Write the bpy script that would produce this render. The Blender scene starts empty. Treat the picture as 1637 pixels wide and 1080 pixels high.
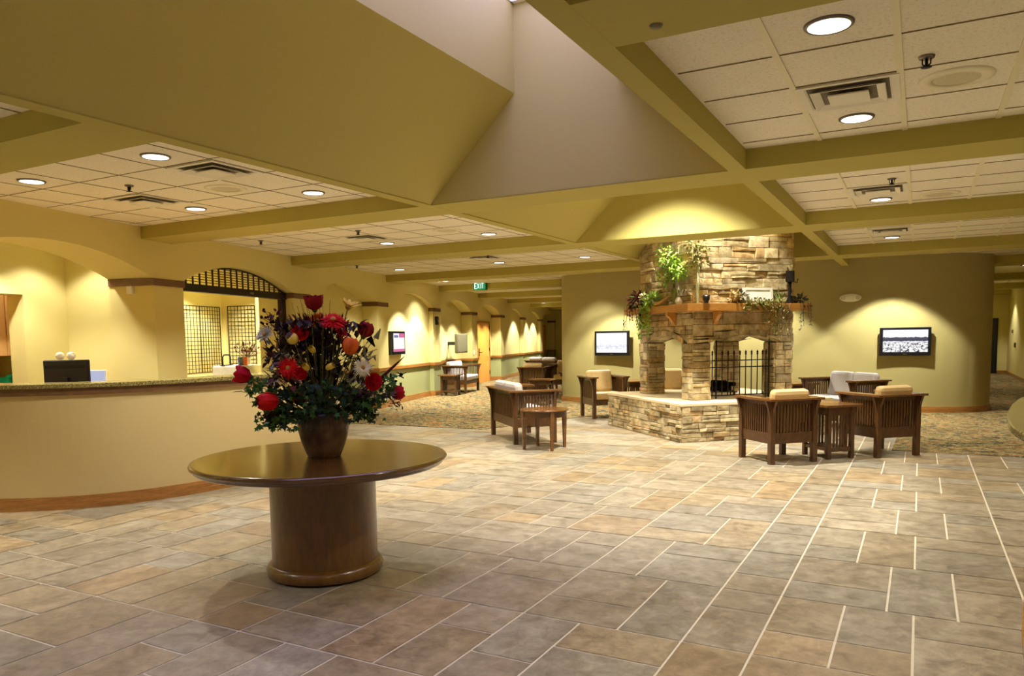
import bpy, math, random
from mathutils import Vector, Matrix
random.seed(7)
R=math.radians; PI=math.pi
SC=bpy.context.scene; COL=SC.collection
ZC=2.92; ZB=2.77          # ceiling and beam undersides
# ------------------------------------------------------------------ materials
def new_mat(name):
    m=bpy.data.materials.new(name); m.use_nodes=True
    nt=m.node_tree; b=nt.nodes['Principled BSDF']; return m,nt,b
def N(nt,t,**k):
    n=nt.nodes.new(t)
    for a,v in k.items(): setattr(n,a,v)
    return n
def s2l(c):
    return tuple(((x/255.)/12.92 if x/255.<=.04045 else ((x/255.+.055)/1.055)**2.4) for x in c)+(1,)
def coords(nt,scale=(1,1,1),obj=True):
    tc=N(nt,'ShaderNodeTexCoord'); mp=N(nt,'ShaderNodeMapping')
    mp.inputs['Scale'].default_value=scale
    nt.links.new(tc.outputs['Object' if obj else 'Generated'],mp.inputs['Vector']); return mp.outputs['Vector']
def noise(nt,vec,scale,detail=4,rough=.55,dist=0):
    n=N(nt,'ShaderNodeTexNoise'); n.inputs['Scale'].default_value=scale; n.inputs['Detail'].default_value=detail
    n.inputs['Roughness'].default_value=rough; n.inputs['Distortion'].default_value=dist
    nt.links.new(vec,n.inputs['Vector']); return n.outputs['Fac']
def ramp(nt,fac,stops):
    r=N(nt,'ShaderNodeValToRGB'); e=r.color_ramp.elements
    while len(e)<len(stops): e.new(.5)
    for i,(p,c) in enumerate(stops): e[i].position=p; e[i].color=c
    nt.links.new(fac,r.inputs['Fac']); return r.outputs['Color']
def bump(nt,b,fac,strength=.3,dist=.01):
    n=N(nt,'ShaderNodeBump'); n.inputs['Strength'].default_value=strength; n.inputs['Distance'].default_value=dist
    nt.links.new(fac,n.inputs['Height']); nt.links.new(n.outputs['Normal'],b.inputs['Normal'])
def simple(name,rgb,rough=.6,var=.0,scale=8,bmp=0,metal=0,spec=.5,stretch=(1,1,1),detail=4,coat=0):
    m,nt,b=new_mat(name); c=s2l(rgb); b.inputs['Roughness'].default_value=rough
    b.inputs['Metallic'].default_value=metal; b.inputs['Specular IOR Level'].default_value=spec
    b.inputs['Coat Weight'].default_value=coat
    v=coords(nt,stretch); f=noise(nt,v,scale,detail)
    lo=tuple(max(0,x*(1-var)) for x in c[:3])+(1,); hi=tuple(min(1,x*(1+var)) for x in c[:3])+(1,)
    col=ramp(nt,f,[(.3,lo),(.7,hi)]); nt.links.new(col,b.inputs['Base Color'])
    if bmp: bump(nt,b,f,bmp,.01)
    return m
def wood(name,dark,light,rough=.3,scale=3,stretch=(1,1,.12),coat=.3,spec=.5):
    m,nt,b=new_mat(name); v=coords(nt,stretch)
    f=noise(nt,v,scale*6,6,.6,.6); f2=noise(nt,v,scale*28,3,.6,0)
    mx=N(nt,'ShaderNodeMath',operation='MULTIPLY_ADD'); mx.inputs[1].default_value=.35
    nt.links.new(f2,mx.inputs[0]); 
    m2=N(nt,'ShaderNodeMath',operation='MULTIPLY'); m2.inputs[1].default_value=.65; nt.links.new(f,m2.inputs[0])
    nt.links.new(m2.outputs[0],mx.inputs[2])
    col=ramp(nt,mx.outputs[0],[(.32,s2l(dark)),(.68,s2l(light))]); nt.links.new(col,b.inputs['Base Color'])
    b.inputs['Roughness'].default_value=rough; b.inputs['Coat Weight'].default_value=coat; b.inputs['Coat Roughness'].default_value=.15
    b.inputs['Specular IOR Level'].default_value=spec
    return m
def emit(name,rgb,s):
    m,nt,b=new_mat(name); b.inputs['Base Color'].default_value=(0,0,0,1)
    b.inputs['Emission Color'].default_value=s2l(rgb); b.inputs['Emission Strength'].default_value=s
    return m
M={}
M['paint']=simple('paint_straw',(218,204,132),.75,.03,140,.06)
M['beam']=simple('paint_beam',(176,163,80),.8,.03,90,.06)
M['well']=simple('paint_beam_lit',(190,176,98),.8,.03,90,.06)  # beam paint made lighter, so lamplight on the wells reads whiter
M['green']=simple('paint_sage',(156,158,104),.7,.04,60,.05)
M['fabric']=simple('counter_fabric',(204,182,128),.85,.07,260,.1)
M['trimwood']=wood('trim_oak',(134,86,34),(186,130,62),.35,2,(.4,.4,3))
M['capwood']=wood('cap_wood',(92,62,34),(124,88,50),.5,3,(1,1,3),.05)
M['tablewood']=wood('table_cherry',(88,58,16),(128,88,30),.3,1.6,(1.6,1.6,.35),.35)
M['tabletop']=wood('table_cherry_top',(84,56,16),(110,76,26),.16,1.2,(1,.25,1),.6)
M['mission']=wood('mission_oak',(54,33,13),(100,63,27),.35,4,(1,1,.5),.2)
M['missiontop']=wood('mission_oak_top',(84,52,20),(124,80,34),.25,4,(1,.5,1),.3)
M['door']=wood('door_maple',(206,138,52),(228,164,76),.35,1.5,(2,2,.3),.1)
M['mantel']=wood('mantel_cherry',(172,118,50),(200,144,70),.4,3,(.6,.6,2),.1)
M['cabinet']=wood('cabinet_maple',(210,160,88),(224,176,104),.4,1.5,(2,2,.3),.1)
M['tan']=simple('leather_tan',(206,176,116),.55,.08,20,.08)
M['grey']=simple('fabric_light_grey',(196,190,184),.8,.06,80,.06)
M['greyside']=simple('fabric_grey_side',(150,138,118),.8,.3,60,.06)
M['white']=simple('white_plastic',(240,238,228),.5,.02)
M['ceramic']=simple('white_ceramic',(224,220,205),.3,.03)
M['black']=simple('black_plastic',(14,14,20),.3,.1)
M['gunmetal']=simple('grey_housing',(112,106,78),.5,.05)
M['iron']=simple('wrought_iron',(22,20,20),.5,.2,30,.2,.6)
M['gate']=simple('gate_bronze',(44,32,22),.45,.1,20,.1,.5)
M['steel']=simple('dull_steel',(120,112,100),.35,.1,20,0,.8)
M['chrome']=simple('bright_trim',(214,208,196),.3,.03,20,0,.3)
M['vent']=simple('vent_white',(232,226,206),.5,.02)
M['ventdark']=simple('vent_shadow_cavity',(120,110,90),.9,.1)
M['tbar']=simple('tbar_enamel',(232,224,190),.5,.02)
M['lens']=emit('lamp_lens',(255,246,224),3.2)
M['mortar']=simple('dark_mortar',(70,58,40),.95,.3,20,.3)  # dark mortar backing that shows in the stone joints
M['cloth']=simple('white_tablecloth',(232,228,206),.8,.04,20,.05)
M['darkfoliage']=simple('dark_green_leaf',(40,62,32),.5,.35,14,0)
M['ivy']=simple('ivy_green',(66,110,44),.5,.35,12,0)
M['lime']=simple('lime_leaf',(142,178,62),.5,.3,14,0)
M['olive']=simple('olive_leaf',(120,122,54),.6,.3,14,0)
M['palestem']=simple('pale_stem',(150,150,108),.6,.1)
M['stem']=simple('green_stem',(74,84,40),.6,.1)
M['burg']=simple('burgundy_twig',(74,28,28),.6,.3,14)
M['brownleaf']=simple('brown_leaf',(84,50,36),.6,.3,14)
M['red']=simple('petal_red',(222,30,22),.6,.25,18)
M['crimson']=simple('petal_crimson',(196,16,34),.6,.25,18)
M['darkred']=simple('petal_dark_red',(142,20,24),.55,.25,18)
M['orange']=simple('petal_orange',(242,112,36),.6,.25,18)
M['yellow']=simple('petal_yellow',(236,208,80),.6,.2,18)
M['cream']=simple('petal_cream',(250,244,196),.6,.08,18)
M['greenwhite']=simple('petal_greenish_white',(206,204,164),.6,.12,18)
M['centre']=simple('flower_centre',(190,150,56),.8,.3,60,.3)
M['terracotta']=simple('ledge_tan',(196,160,92),.6,.05)
M['greenplastic']=simple('green_plastic',(20,120,70),.4,.1)
M['brightgreen']=simple('bright_green_plastic',(70,190,40),.4,.1)
M['rust']=simple('rust_flower',(120,52,34),.7,.3,30)
M['char']=simple('charred_log',(24,17,12),.9,.4,20,.5)
for k_ in ('char','burg','red','crimson','darkred','orange','yellow','cream','greenwhite','ivy','darkfoliage'): M[k_].node_tree.nodes['Principled BSDF'].inputs['Specular IOR Level'].default_value=.15
def mk_vase():
    m,nt,b=new_mat('ribbed_bronze_glaze'); v=coords(nt,(1,1,.06)); f=noise(nt,v,70,3,.6)
    v2=coords(nt,(1,1,1)); g=noise(nt,v2,5,3)
    a=ramp(nt,g,[(.38,s2l((44,30,20))),(.62,s2l((138,106,66)))])
    nt.links.new(a,b.inputs['Base Color']); b.inputs['Roughness'].default_value=.32; b.inputs['Coat Weight'].default_value=.3
    bump(nt,b,f,1.0,.02); return m
M['vase']=mk_vase()
def mk_granite():
    m,nt,b=new_mat('speckled_granite'); v=coords(nt); f=noise(nt,v,90,6,.7)
    c=ramp(nt,f,[(.35,s2l((50,44,20))),(.5,s2l((132,118,66))),(.66,s2l((190,176,120)))])
    nt.links.new(c,b.inputs['Base Color']); b.inputs['Roughness'].default_value=.18; return m
M['granite']=mk_granite()
def mk_ceil():
    m,nt,b=new_mat('acoustic_tile'); v=coords(nt); f=noise(nt,v,260,3,.7); g=noise(nt,v,60,4,.6)
    mx=N(nt,'ShaderNodeMath',operation='MULTIPLY'); nt.links.new(f,mx.inputs[0]); nt.links.new(g,mx.inputs[1])
    c=ramp(nt,mx.outputs[0],[(.14,s2l((216,206,176))),(.24,s2l((240,233,212)))])
    nt.links.new(c,b.inputs['Base Color']); b.inputs['Roughness'].default_value=.95; bump(nt,b,mx.outputs[0],.25,.01); return m
M['ceil']=mk_ceil()
def attr_col(nt,name='Col'):
    a=N(nt,'ShaderNodeAttribute'); a.attribute_name=name; return a.outputs['Color']
def mk_floor():
    m,nt,b=new_mat('slate_look_tile'); v=coords(nt)
    f=noise(nt,v,3.2,8,.66,.7); g=noise(nt,v,12,9,.74,.6)
    c1=ramp(nt,f,[(.32,s2l((104,92,70))),(.5,s2l((146,133,108))),(.66,s2l((174,163,140)))])
    c2=ramp(nt,g,[(.34,s2l((92,82,66))),(.5,s2l((148,136,114))),(.64,s2l((182,168,138)))])
    mx=N(nt,'ShaderNodeMix',data_type='RGBA',blend_type='MIX'); mx.inputs[0].default_value=.5
    nt.links.new(c1,mx.inputs[6]); nt.links.new(c2,mx.inputs[7])
    mu=N(nt,'ShaderNodeMix',data_type='RGBA',blend_type='MULTIPLY'); mu.inputs[0].default_value=1
    nt.links.new(mx.outputs[2],mu.inputs[6]); nt.links.new(attr_col(nt),mu.inputs[7])
    nt.links.new(mu.outputs[2],b.inputs['Base Color'])
    r=ramp(nt,g,[(.3,(.34,)*3+(1,)),(.7,(.52,)*3+(1,))]); nt.links.new(r,b.inputs['Roughness'])
    b.inputs['Specular IOR Level'].default_value=.5
    bump(nt,b,g,.12,.01); return m
M['floor']=mk_floor()
M['grout']=simple('pale_grout',(214,202,174),.8,.04,20)
def mk_stone(name,cols):
    m,nt,b=new_mat(name); v=coords(nt); f=noise(nt,v,7,8,.65,.4); g=noise(nt,v,38,6,.7)
    c=ramp(nt,f,cols)
    mu=N(nt,'ShaderNodeMix',data_type='RGBA',blend_type='MULTIPLY'); mu.inputs[0].default_value=1
    nt.links.new(c,mu.inputs[6]); nt.links.new(attr_col(nt),mu.inputs[7])
    nt.links.new(mu.outputs[2],b.inputs['Base Color']); b.inputs['Roughness'].default_value=.85
    ad=N(nt,'ShaderNodeMath',operation='ADD'); nt.links.new(f,ad.inputs[0]); nt.links.new(g,ad.inputs[1])
    bump(nt,b,ad.outputs[0],.6,.03); return m
M['stone']=mk_stone('ledge_stone',[(.3,s2l((140,122,84))),(.5,s2l((204,186,140))),(.68,s2l((234,220,184)))])
M['hearthtop']=simple('hearth_slab_stone',(222,202,158),.7,.08,6,.1)
def mk_carpet():
    m,nt,b=new_mat('patterned_carpet'); v=coords(nt,(.8,1.9,1))
    f=noise(nt,v,2.3,5,.7,2.8); g=noise(nt,coords(nt,(1.3,4,1)),6,3,.6,.8)
    c=ramp(nt,f,[(.38,s2l((12,16,18))),(.43,s2l((56,76,78))),(.47,s2l((206,188,134))),(.52,s2l((34,32,18))),(.56,s2l((204,178,120))),(.6,s2l((170,100,58))),(.64,s2l((38,42,32))),(.7,s2l((226,210,160)))])
    d=ramp(nt,g,[(.42,s2l((110,98,76))),(.58,s2l((255,250,232)))])
    mu=N(nt,'ShaderNodeMix',data_type='RGBA',blend_type='MULTIPLY'); mu.inputs[0].default_value=.85
    nt.links.new(c,mu.inputs[6]); nt.links.new(d,mu.inputs[7]); nt.links.new(mu.outputs[2],b.inputs['Base Color'])
    b.inputs['Roughness'].default_value=.95; b.inputs['Specular IOR Level'].default_value=.1
    bump(nt,b,noise(nt,coords(nt),160,2),.3,.01); return m
M['carpet']=mk_carpet()
def mk_glass():
    m,nt,b=new_mat('skylight_glass'); out=nt.nodes['Material Output']
    t=N(nt,'ShaderNodeBsdfTransparent'); g=N(nt,'ShaderNodeBsdfGlossy'); g.inputs['Roughness'].default_value=.02
    mx=N(nt,'ShaderNodeMixShader'); mx.inputs[0].default_value=.06
    nt.links.new(t.outputs[0],mx.inputs[1]); nt.links.new(g.outputs[0],mx.inputs[2]); nt.links.new(mx.outputs[0],out.inputs['Surface']); return m
M['glass']=mk_glass()
def mk_screen(name,kind):
    m,nt,b=new_mat(name); b.inputs['Base Color'].default_value=(0,0,0,1); b.inputs['Roughness'].default_value=.3
    tc=N(nt,'ShaderNodeTexCoord'); sp=N(nt,'ShaderNodeSeparateXYZ'); nt.links.new(tc.outputs['Generated'],sp.inputs[0])
    z=sp.outputs['Z']
    mp=N(nt,'ShaderNodeMapping'); nt.links.new(tc.outputs['Generated'],mp.inputs['Vector'])
    if kind=='land':
        mp.inputs['Scale'].default_value=(3,1,2.2)
        f=noise(nt,mp.outputs[0],4.5,6,.75)
        a=N(nt,'ShaderNodeMath',operation='MULTIPLY_ADD'); a.inputs[1].default_value=.25; nt.links.new(f,a.inputs[0]); nt.links.new(z,a.inputs[2])
        base=ramp(nt,a.outputs[0],[(.0,(1,1,1,1)),(.60,(.95,.93,1,1)),(.62,(.05,.05,.08,1)),(.78,(.09,.09,.13,1)),(.80,(1,1,1,1))])
        sp2=ramp(nt,f,[(.44,(.03,.02,.05,1)),(.52,(1,1,1,1))])
        sel=ramp(nt,z,[(.42,(0,0,0,1)),(.46,(1,1,1,1))])
        mx=N(nt,'ShaderNodeMix',data_type='RGBA'); nt.links.new(sel,mx.inputs[0]); nt.links.new(sp2,mx.inputs[6]); nt.links.new(base,mx.inputs[7])
        col=mx.outputs[2]
    else:
        mp.inputs['Scale'].default_value=(6,1,14)
        f=noise(nt,mp.outputs[0],1.6,4,.6)
        band=ramp(nt,z,[(.12,(0,0,0,1)),(.24,(1,1,1,1)),(.34,(1,1,1,1)),(.5,(0,0,0,1))])
        t=ramp(nt,f,[(.44,(.62,.66,.78,1)),(.56,(1,1,1,1))])
        mx=N(nt,'ShaderNodeMix',data_type='RGBA'); nt.links.new(band,mx.inputs[0]); mx.inputs[6].default_value=(1,1,1,1); nt.links.new(t,mx.inputs[7])
        col=mx.outputs[2]
    nt.links.new(col,b.inputs['Emission Color']); b.inputs['Emission Strength'].default_value=.66
    return m
M['scrland']=mk_screen('screen_landscape','land'); M['scrpale']=mk_screen('screen_pale','pale')
M['scrwhite']=emit('screen_white',(252,250,255),.66); M['scrpink']=emit('screen_pink',(222,110,160),.6); M['scrblue']=emit('screen_blue',(120,130,190),.55)
M['scrlaptop']=emit('screen_laptop',(200,205,235),.5)
M['exitface']=emit('exit_face',(30,150,90),.55); M['exitletter']=emit('exit_letter',(225,255,240),1.0)
# ------------------------------------------------------------------ mesh builder
class MB:
    def __init__(s): s.v=[]; s.f=[]; s.mi=[]; s.c=[]; s.smooth=[]
    def add(s,vs,fs,mi=0,c=(1,1,1),sm=False):
        o=len(s.v); s.v+= [tuple(p) for p in vs]
        for f in fs: s.f.append(tuple(o+i for i in f)); s.mi.append(mi); s.c.append(c); s.smooth.append(sm)
    def box(s,a,b,mi=0,c=(1,1,1),M_=None):
        x0,y0,z0=a; x1,y1,z1=b
        vs=[(x0,y0,z0),(x1,y0,z0),(x1,y1,z0),(x0,y1,z0),(x0,y0,z1),(x1,y0,z1),(x1,y1,z1),(x0,y1,z1)]
        if M_: vs=[M_@Vector(p) for p in vs]
        s.add(vs,[(0,3,2,1),(4,5,6,7),(0,1,5,4),(1,2,6,5),(2,3,7,6),(3,0,4,7)],mi,c)
    def cbox(s,c,sz,rot=None,mi=0):
        m=Matrix.Translation(c)
        if rot is not None: m=m@rot
        h=[x/2 for x in sz]; s.box((-h[0],-h[1],-h[2]),(h[0],h[1],h[2]),mi,M_=m)
    def lathe(s,prof,c=(0,0,0),n=32,mi=0,sm=True,cap=True,fr=None):
        vs=[];fs=[]
        for r_,z in prof:
            for i in range(n):
                a=2*PI*i/n; k=fr(a) if fr else 1
                vs.append((c[0]+r_*k*math.cos(a),c[1]+r_*k*math.sin(a),c[2]+z))
        for j in range(len(prof)-1):
            for i in range(n): fs.append((j*n+i,j*n+(i+1)%n,(j+1)*n+(i+1)%n,(j+1)*n+i))
        s.add(vs,fs,mi,sm=sm)
        if cap:
            s.add(vs[:n],[tuple(range(n-1,-1,-1))],mi); s.add(vs[-n:],[tuple(range(n))],mi)
    def tube(s,pts,rad,n=8,mi=0,cap=True):
        pts=[Vector(p) for p in pts]; k=len(pts); vs=[];fs=[]
        if not hasattr(rad,'__len__'): rad=[rad]*k
        up=Vector((0,0,1)); prev=None
        for i,p in enumerate(pts):
            t=(pts[min(i+1,k-1)]-pts[max(i-1,0)]).normalized()
            a=t.cross(up) if prev is None else (prev-t*prev.dot(t))
            if a.length<1e-4: a=t.cross(Vector((1,0,0)))
            a.normalize(); prev=a; b=t.cross(a)
            for j in range(n):
                q=2*PI*j/n; vs.append(p+(a*math.cos(q)+b*math.sin(q))*rad[i])
        for i in range(k-1):
            for j in range(n): fs.append((i*n+j,i*n+(j+1)%n,(i+1)*n+(j+1)%n,(i+1)*n+j))
        s.add(vs,fs,mi,sm=True)
        if cap: s.add(vs[:n],[tuple(range(n-1,-1,-1))],mi); s.add(vs[-n:],[tuple(range(n))],mi)
    def prism(s,poly,z0,z1,mi=0,M_=None):
        n=len(poly); vs=[(x,y,z0) for x,y in poly]+[(x,y,z1) for x,y in poly]
        if M_: vs=[M_@Vector(p) for p in vs]
        fs=[tuple(range(n-1,-1,-1)),tuple(range(n,2*n))]+[(i,(i+1)%n,n+(i+1)%n,n+i) for i in range(n)]
        s.add(vs,fs,mi)
    def sphere(s,c,r_,n=10,mi=0,sc=(1,1,1)):
        prof=[]
        m=max(4,n//2+1)
        vs=[];fs=[]
        for j in range(m+1):
            t=PI*j/m
            for i in range(n):
                a=2*PI*i/n; vs.append((c[0]+sc[0]*r_*math.sin(t)*math.cos(a),c[1]+sc[1]*r_*math.sin(t)*math.sin(a),c[2]-sc[2]*r_*math.cos(t)))
        for j in range(m):
            for i in range(n): fs.append((j*n+i,j*n+(i+1)%n,(j+1)*n+(i+1)%n,(j+1)*n+i))
        s.add(vs,fs,mi,sm=True)
    def leaf(s,p,d,up,L,W,mi=0,bend=.2):
        p=Vector(p); d=Vector(d).normalized(); up=Vector(up)
        sd=d.cross(up)
        if sd.length<1e-3: sd=d.cross(Vector((1,0,.3)))
        sd.normalize(); nn=sd.cross(d)
        vs=[p, p+d*L*.35+sd*W*.5+nn*L*bend*.5, p+d*L*.4+nn*L*bend*.3, p+d*L*.35-sd*W*.5+nn*L*bend*.5, p+d*L*.75+sd*W*.3+nn*L*bend*.2,p+d*L*.75-sd*W*.3+nn*L*bend*.2, p+d*L-nn*L*bend*.3]
        s.add(vs,[(0,1,2),(0,2,3),(1,4,2),(2,5,3),(4,6,2),(2,6,5)],mi,sm=True)
    def build(s,name,mats,parent=None,loc=None,rotz=0,bev=0,kind=None):
        me=bpy.data.meshes.new(name); me.from_pydata(s.v,[],s.f)
        if not isinstance(mats,(list,tuple)): mats=[mats]
        for m in mats: me.materials.append(m)
        me.polygons.foreach_set('material_index',s.mi); me.polygons.foreach_set('use_smooth',s.smooth)
        if any(c!=(1,1,1) for c in s.c) or mats[0] in (M['floor'],M['stone']):
            ca=me.color_attributes.new('Col','FLOAT_COLOR','CORNER')
            data=[]
            for p in me.polygons:
                c=s.c[p.index]; data+= [c[0],c[1],c[2],1.]*p.loop_total
            ca.data.foreach_set('color',data)
        me.update()
        o=bpy.data.objects.new(name,me); COL.objects.link(o)
        if parent: o.parent=parent
        if loc: o.location=loc
        o.rotation_euler.z=rotz
        if bev:
            b=o.modifiers.new('bevel','BEVEL'); b.width=bev; b.segments=2; b.limit_method='ANGLE'; b.angle_limit=R(40)
        if kind: o['kind']=kind
        return o
def tag(o,label,cat,group=None,kind=None):
    o['label']=label; o['category']=cat
    if group: o['group']=group
    if kind: o['kind']=kind
    return o
def empty(name,loc,rz=0):
    o=bpy.data.objects.new(name,None); COL.objects.link(o); o.location=loc; o.rotation_euler.z=rz; o.empty_display_size=.1; return o
def copy_tree(o,parent=None):
    c=o.copy(); COL.objects.link(c); c.parent=parent
    for ch in [k for k in bpy.data.objects if k.parent==o]: copy_tree(ch,c)
    return c
def struct(name,mb,mats,**k): return mb.build(name,mats,kind='structure',**k)
# ------------------------------------------------------------------ left wall frame
P0=Vector((-8.48,6.27,0)); TH=math.atan2(.9657,-.2597)       # +x runs along the wall, +y goes into it
WM=Matrix.Translation(P0)@Matrix.Rotation(TH,4,'Z')
def wp(s,t,z=0): return WM@Vector((s,t,z))
# ------------------------------------------------------------------ floor
def build_floor():
    mb=MB(); g=.006
    def tile(x0,y0,x1,y1):
        k=random.random(); l=random.uniform(.86,1.08)
        if k<.22: c=(l*1.02,l*.94,l*.80)
        elif k<.4: c=(l*.92,l*.95,l*.99)
        elif k<.5: c=(l*1.05,l*.9,l*.7)
        else: c=(l,l*.98,l*.95)
        mb.add([(x0+g,y0+g,0),(x1-g,y0+g,0),(x1-g,y1-g,0),(x0+g,y1-g,0)],[(0,1,2,3)],0,c)
    W=1.21; H=.885; a,bq=.54,.33
    for i in range(-11,7):
        X=-.66+i*W
        for j in range(-9,14):
            Y=4.44+j*H
            if Y>15: continue
            t=(i*5+j*3)%4; 
            ws=[(a,'w'),(.335,'n'),(.335,'s')] if j%2==0 else [(.335,'s'),(.335,'n'),(a,'w')]
            if (i%2): ws=[ws[1],ws[0],ws[2]] if t%2 else [ws[2],ws[1],ws[0]]
            x=X
            for w,k in ws:
                x2=x+w
                if k=='n' and t!=1: tile(x,Y,x2,Y+H)
                elif k=='w':
                    s_=.555 if (i+j)%2 else .33
                    tile(x,Y,x2,Y+s_); tile(x,Y+s_,x2,Y+H)
                else:
                    s_=.33 if (i+j)%2 else .555
                    tile(x,Y,x2,Y+s_); tile(x,Y+s_,x2,Y+H)
                x=x2
    mb.add([(-19,-6,-.003),(8,-6,-.003),(8,36,-.003),(-19,36,-.003)],[(0,1,2,3)],1)
    struct('floor',mb,[M['floor'],M['grout']])
    c=MB()
    Lp=[(-19,10.5),(-8.98,10.5),(-6.28,10.65),(-5.75,12.2),(-5.55,13.1),(-4.9,12.95),(-4.5,14.3),(-2.9,14.6),(-2.9,36),(-19,36)]
    Rp=[(-.28,10.67),(8,10.72),(8,36),(-2.9,36),(-2.9,14.6),(-1.2,14.2),(-.24,12.74)]
    c.prism(Lp,0,.006); c.prism(Rp,0,.006)
    struct('floor_carpet',c,M['carpet'])
build_floor()
# ------------------------------------------------------------------ ceiling, beams, light wells
def build_ceiling():
    mb=MB()
    def q(x0,y0,x1,y1): mb.add([(x0,y0,ZC),(x0,y1,ZC),(x1,y1,ZC),(x1,y0,ZC)],[(0,1,2,3)])
    q(-19,-6,-4.2,36); q(-1.3,-6,8,36); q(-4.2,13.6,-1.3,36); q(-4.2,-6,-1.3,-1.4)
    struct('ceiling',mb,M['ceil'])
    g=MB()
    xsR=[-.135+.5545*k for k in range(-2,14)]; xsL=[-6.01+.5545*k for k in range(-14,4)]
    rows=[(3.26,6.10,3.60),(6.64,9.56,7.09),(10.2,13.5,10.32),(14.2,17,14.3),(-.3,2.77,-.3)]
    for (ya,yb,y0) in rows:
        for x in xsR:
            if x>-1.2: g.box((x-.017,ya,ZC-.008),(x+.017,yb,ZC-.001))
        for x in xsL:
            if x<-4.3 and x>-8.5-.27*(yb-6.3)-.2+.3*(0): g.box((x-.006,ya,ZC-.003),(x+.006,yb,ZC-.001),1)
        k=0
        while y0+k*.5725<yb:
            y=y0+k*.5725; k+=1
            if y<=ya+.03: continue
            g.box((-1.2,y-.005,ZC-.004),(7,y+.005,ZC-.001),1)
            xl=-8.45-.269*(y-6.27)
            g.box((xl,y-.005,ZC-.003),(-4.29,y+.005,ZC-.001),1)
    for x in (-.2,2.2,4.5): g.box((x-.008,14.2,ZC-.003),(x+.008,36,ZC-.001),1)
    M['tshade']=simple('tile_joint',(128,112,74),.9,.05)
    struct('ceiling_grid',g,[M['tbar'],M['tshade']])
build_ceiling()
def beam(name,boxes):
    mb=MB()
    for b in boxes: mb.box(*b)
    return struct(name,mb,M['beam'])
CB=[(-1.0,-.4),(2.77,3.26),(6.10,6.64),(9.56,10.2),(13.5,14.2)]
def wx(y): return -8.48-.2689*(y-6.27)   # left wall face x at y
for i,(a,b) in enumerate(CB):
    mid = [((-4.15,a,ZB),(-1.35,b,ZC+.02))] if i!=1 else []
    beam('ceiling_beam',[((wx((a+b)/2)-.35,a,ZB+.0008),(-4.28,b,ZC+.02)),((-1.22,a,ZB),(7,b,ZC+.02))]+mid)
for (a,b) in [(17.0,17.6),(20.7,21.3),(24.5,25.1),(28.4,29),(32.4,33)]:
    beam('ceiling_beam',[((wx(a)-.3,a,ZB),(-7.4,b,ZC))])
for (a,b) in [(17.03,17.8),(22.3,23),(26.9,27.6),(31,31.55)]:
    beam('ceiling_beam',[((1.1,a,ZB),(2.72,b,ZC))])
beam('ceiling_beam',[((-4.2801,-1.0,ZB-.001),(-4.1499,15.75,ZC+.02))])
beam('ceiling_beam',[((-1.3501,-1.0,ZB-.001),(-1.2199,15.95,ZC+.02))])
def well(name,y0,y1,sky):
    mb=MB(); xl,xr=-4.15,-1.35; xi,xj=-3.23,-2.27; zh=3.66; zt=4.45; z0=ZC
    e=.005
    mb.add([(xl,y0,ZB+.01),(xl,y1,ZB+.01),(xi,y1,zh),(xi,y0,zh)],[(0,1,2,3)])
    mb.add([(xi,y0,zh),(xi,y1,zh),(xi,y1,zt),(xi,y0,zt)],[(0,1,2,3)])
    mb.add([(xr,y0,ZB+.01),(xj,y0,zh),(xj,y1,zh),(xr,y1,ZB+.01)],[(0,1,2,3)])
    mb.add([(xj,y0,zh),(xj,y0,zt),(xj,y1,zt),(xj,y1,zh)],[(0,1,2,3)])
    for y in (y0,y1):
        mb.add([(xl,y,ZB+.01),(xr,y,ZB+.01),(xj,y,zh),(xj,y,zt),(xi,y,zt),(xi,y,zh)],[(0,1,2,3,4,5)])
    if not sky: mb.add([(xi,y0,zt),(xj,y0,zt),(xj,y1,zt),(xi,y1,zt)],[(0,1,2,3)])
    struct(name,mb,M['well'])
well('ceiling_well',-.4,6.098,True); well('ceiling_well',6.642,9.558,False); well('ceiling_well',10.202,13.498,False)
sk=MB(); sk.box((-3.30,-.5,4.46),(-2.2,6.2,4.475))
o=struct('window_1',sk,M['glass'])
fr_=MB()
for y in (-.45,1.15,2.75,4.4,6.04): fr_.box((-3.27,y,4.42),(-2.23,y+.06,4.47))
fr_.box((-3.29,-.45,4.42),(-3.22,6.1,4.47)); fr_.box((-2.28,-.45,4.42),(-2.21,6.1,4.47))
fo=fr_.build('window_frame',M['white'],parent=o)
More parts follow.
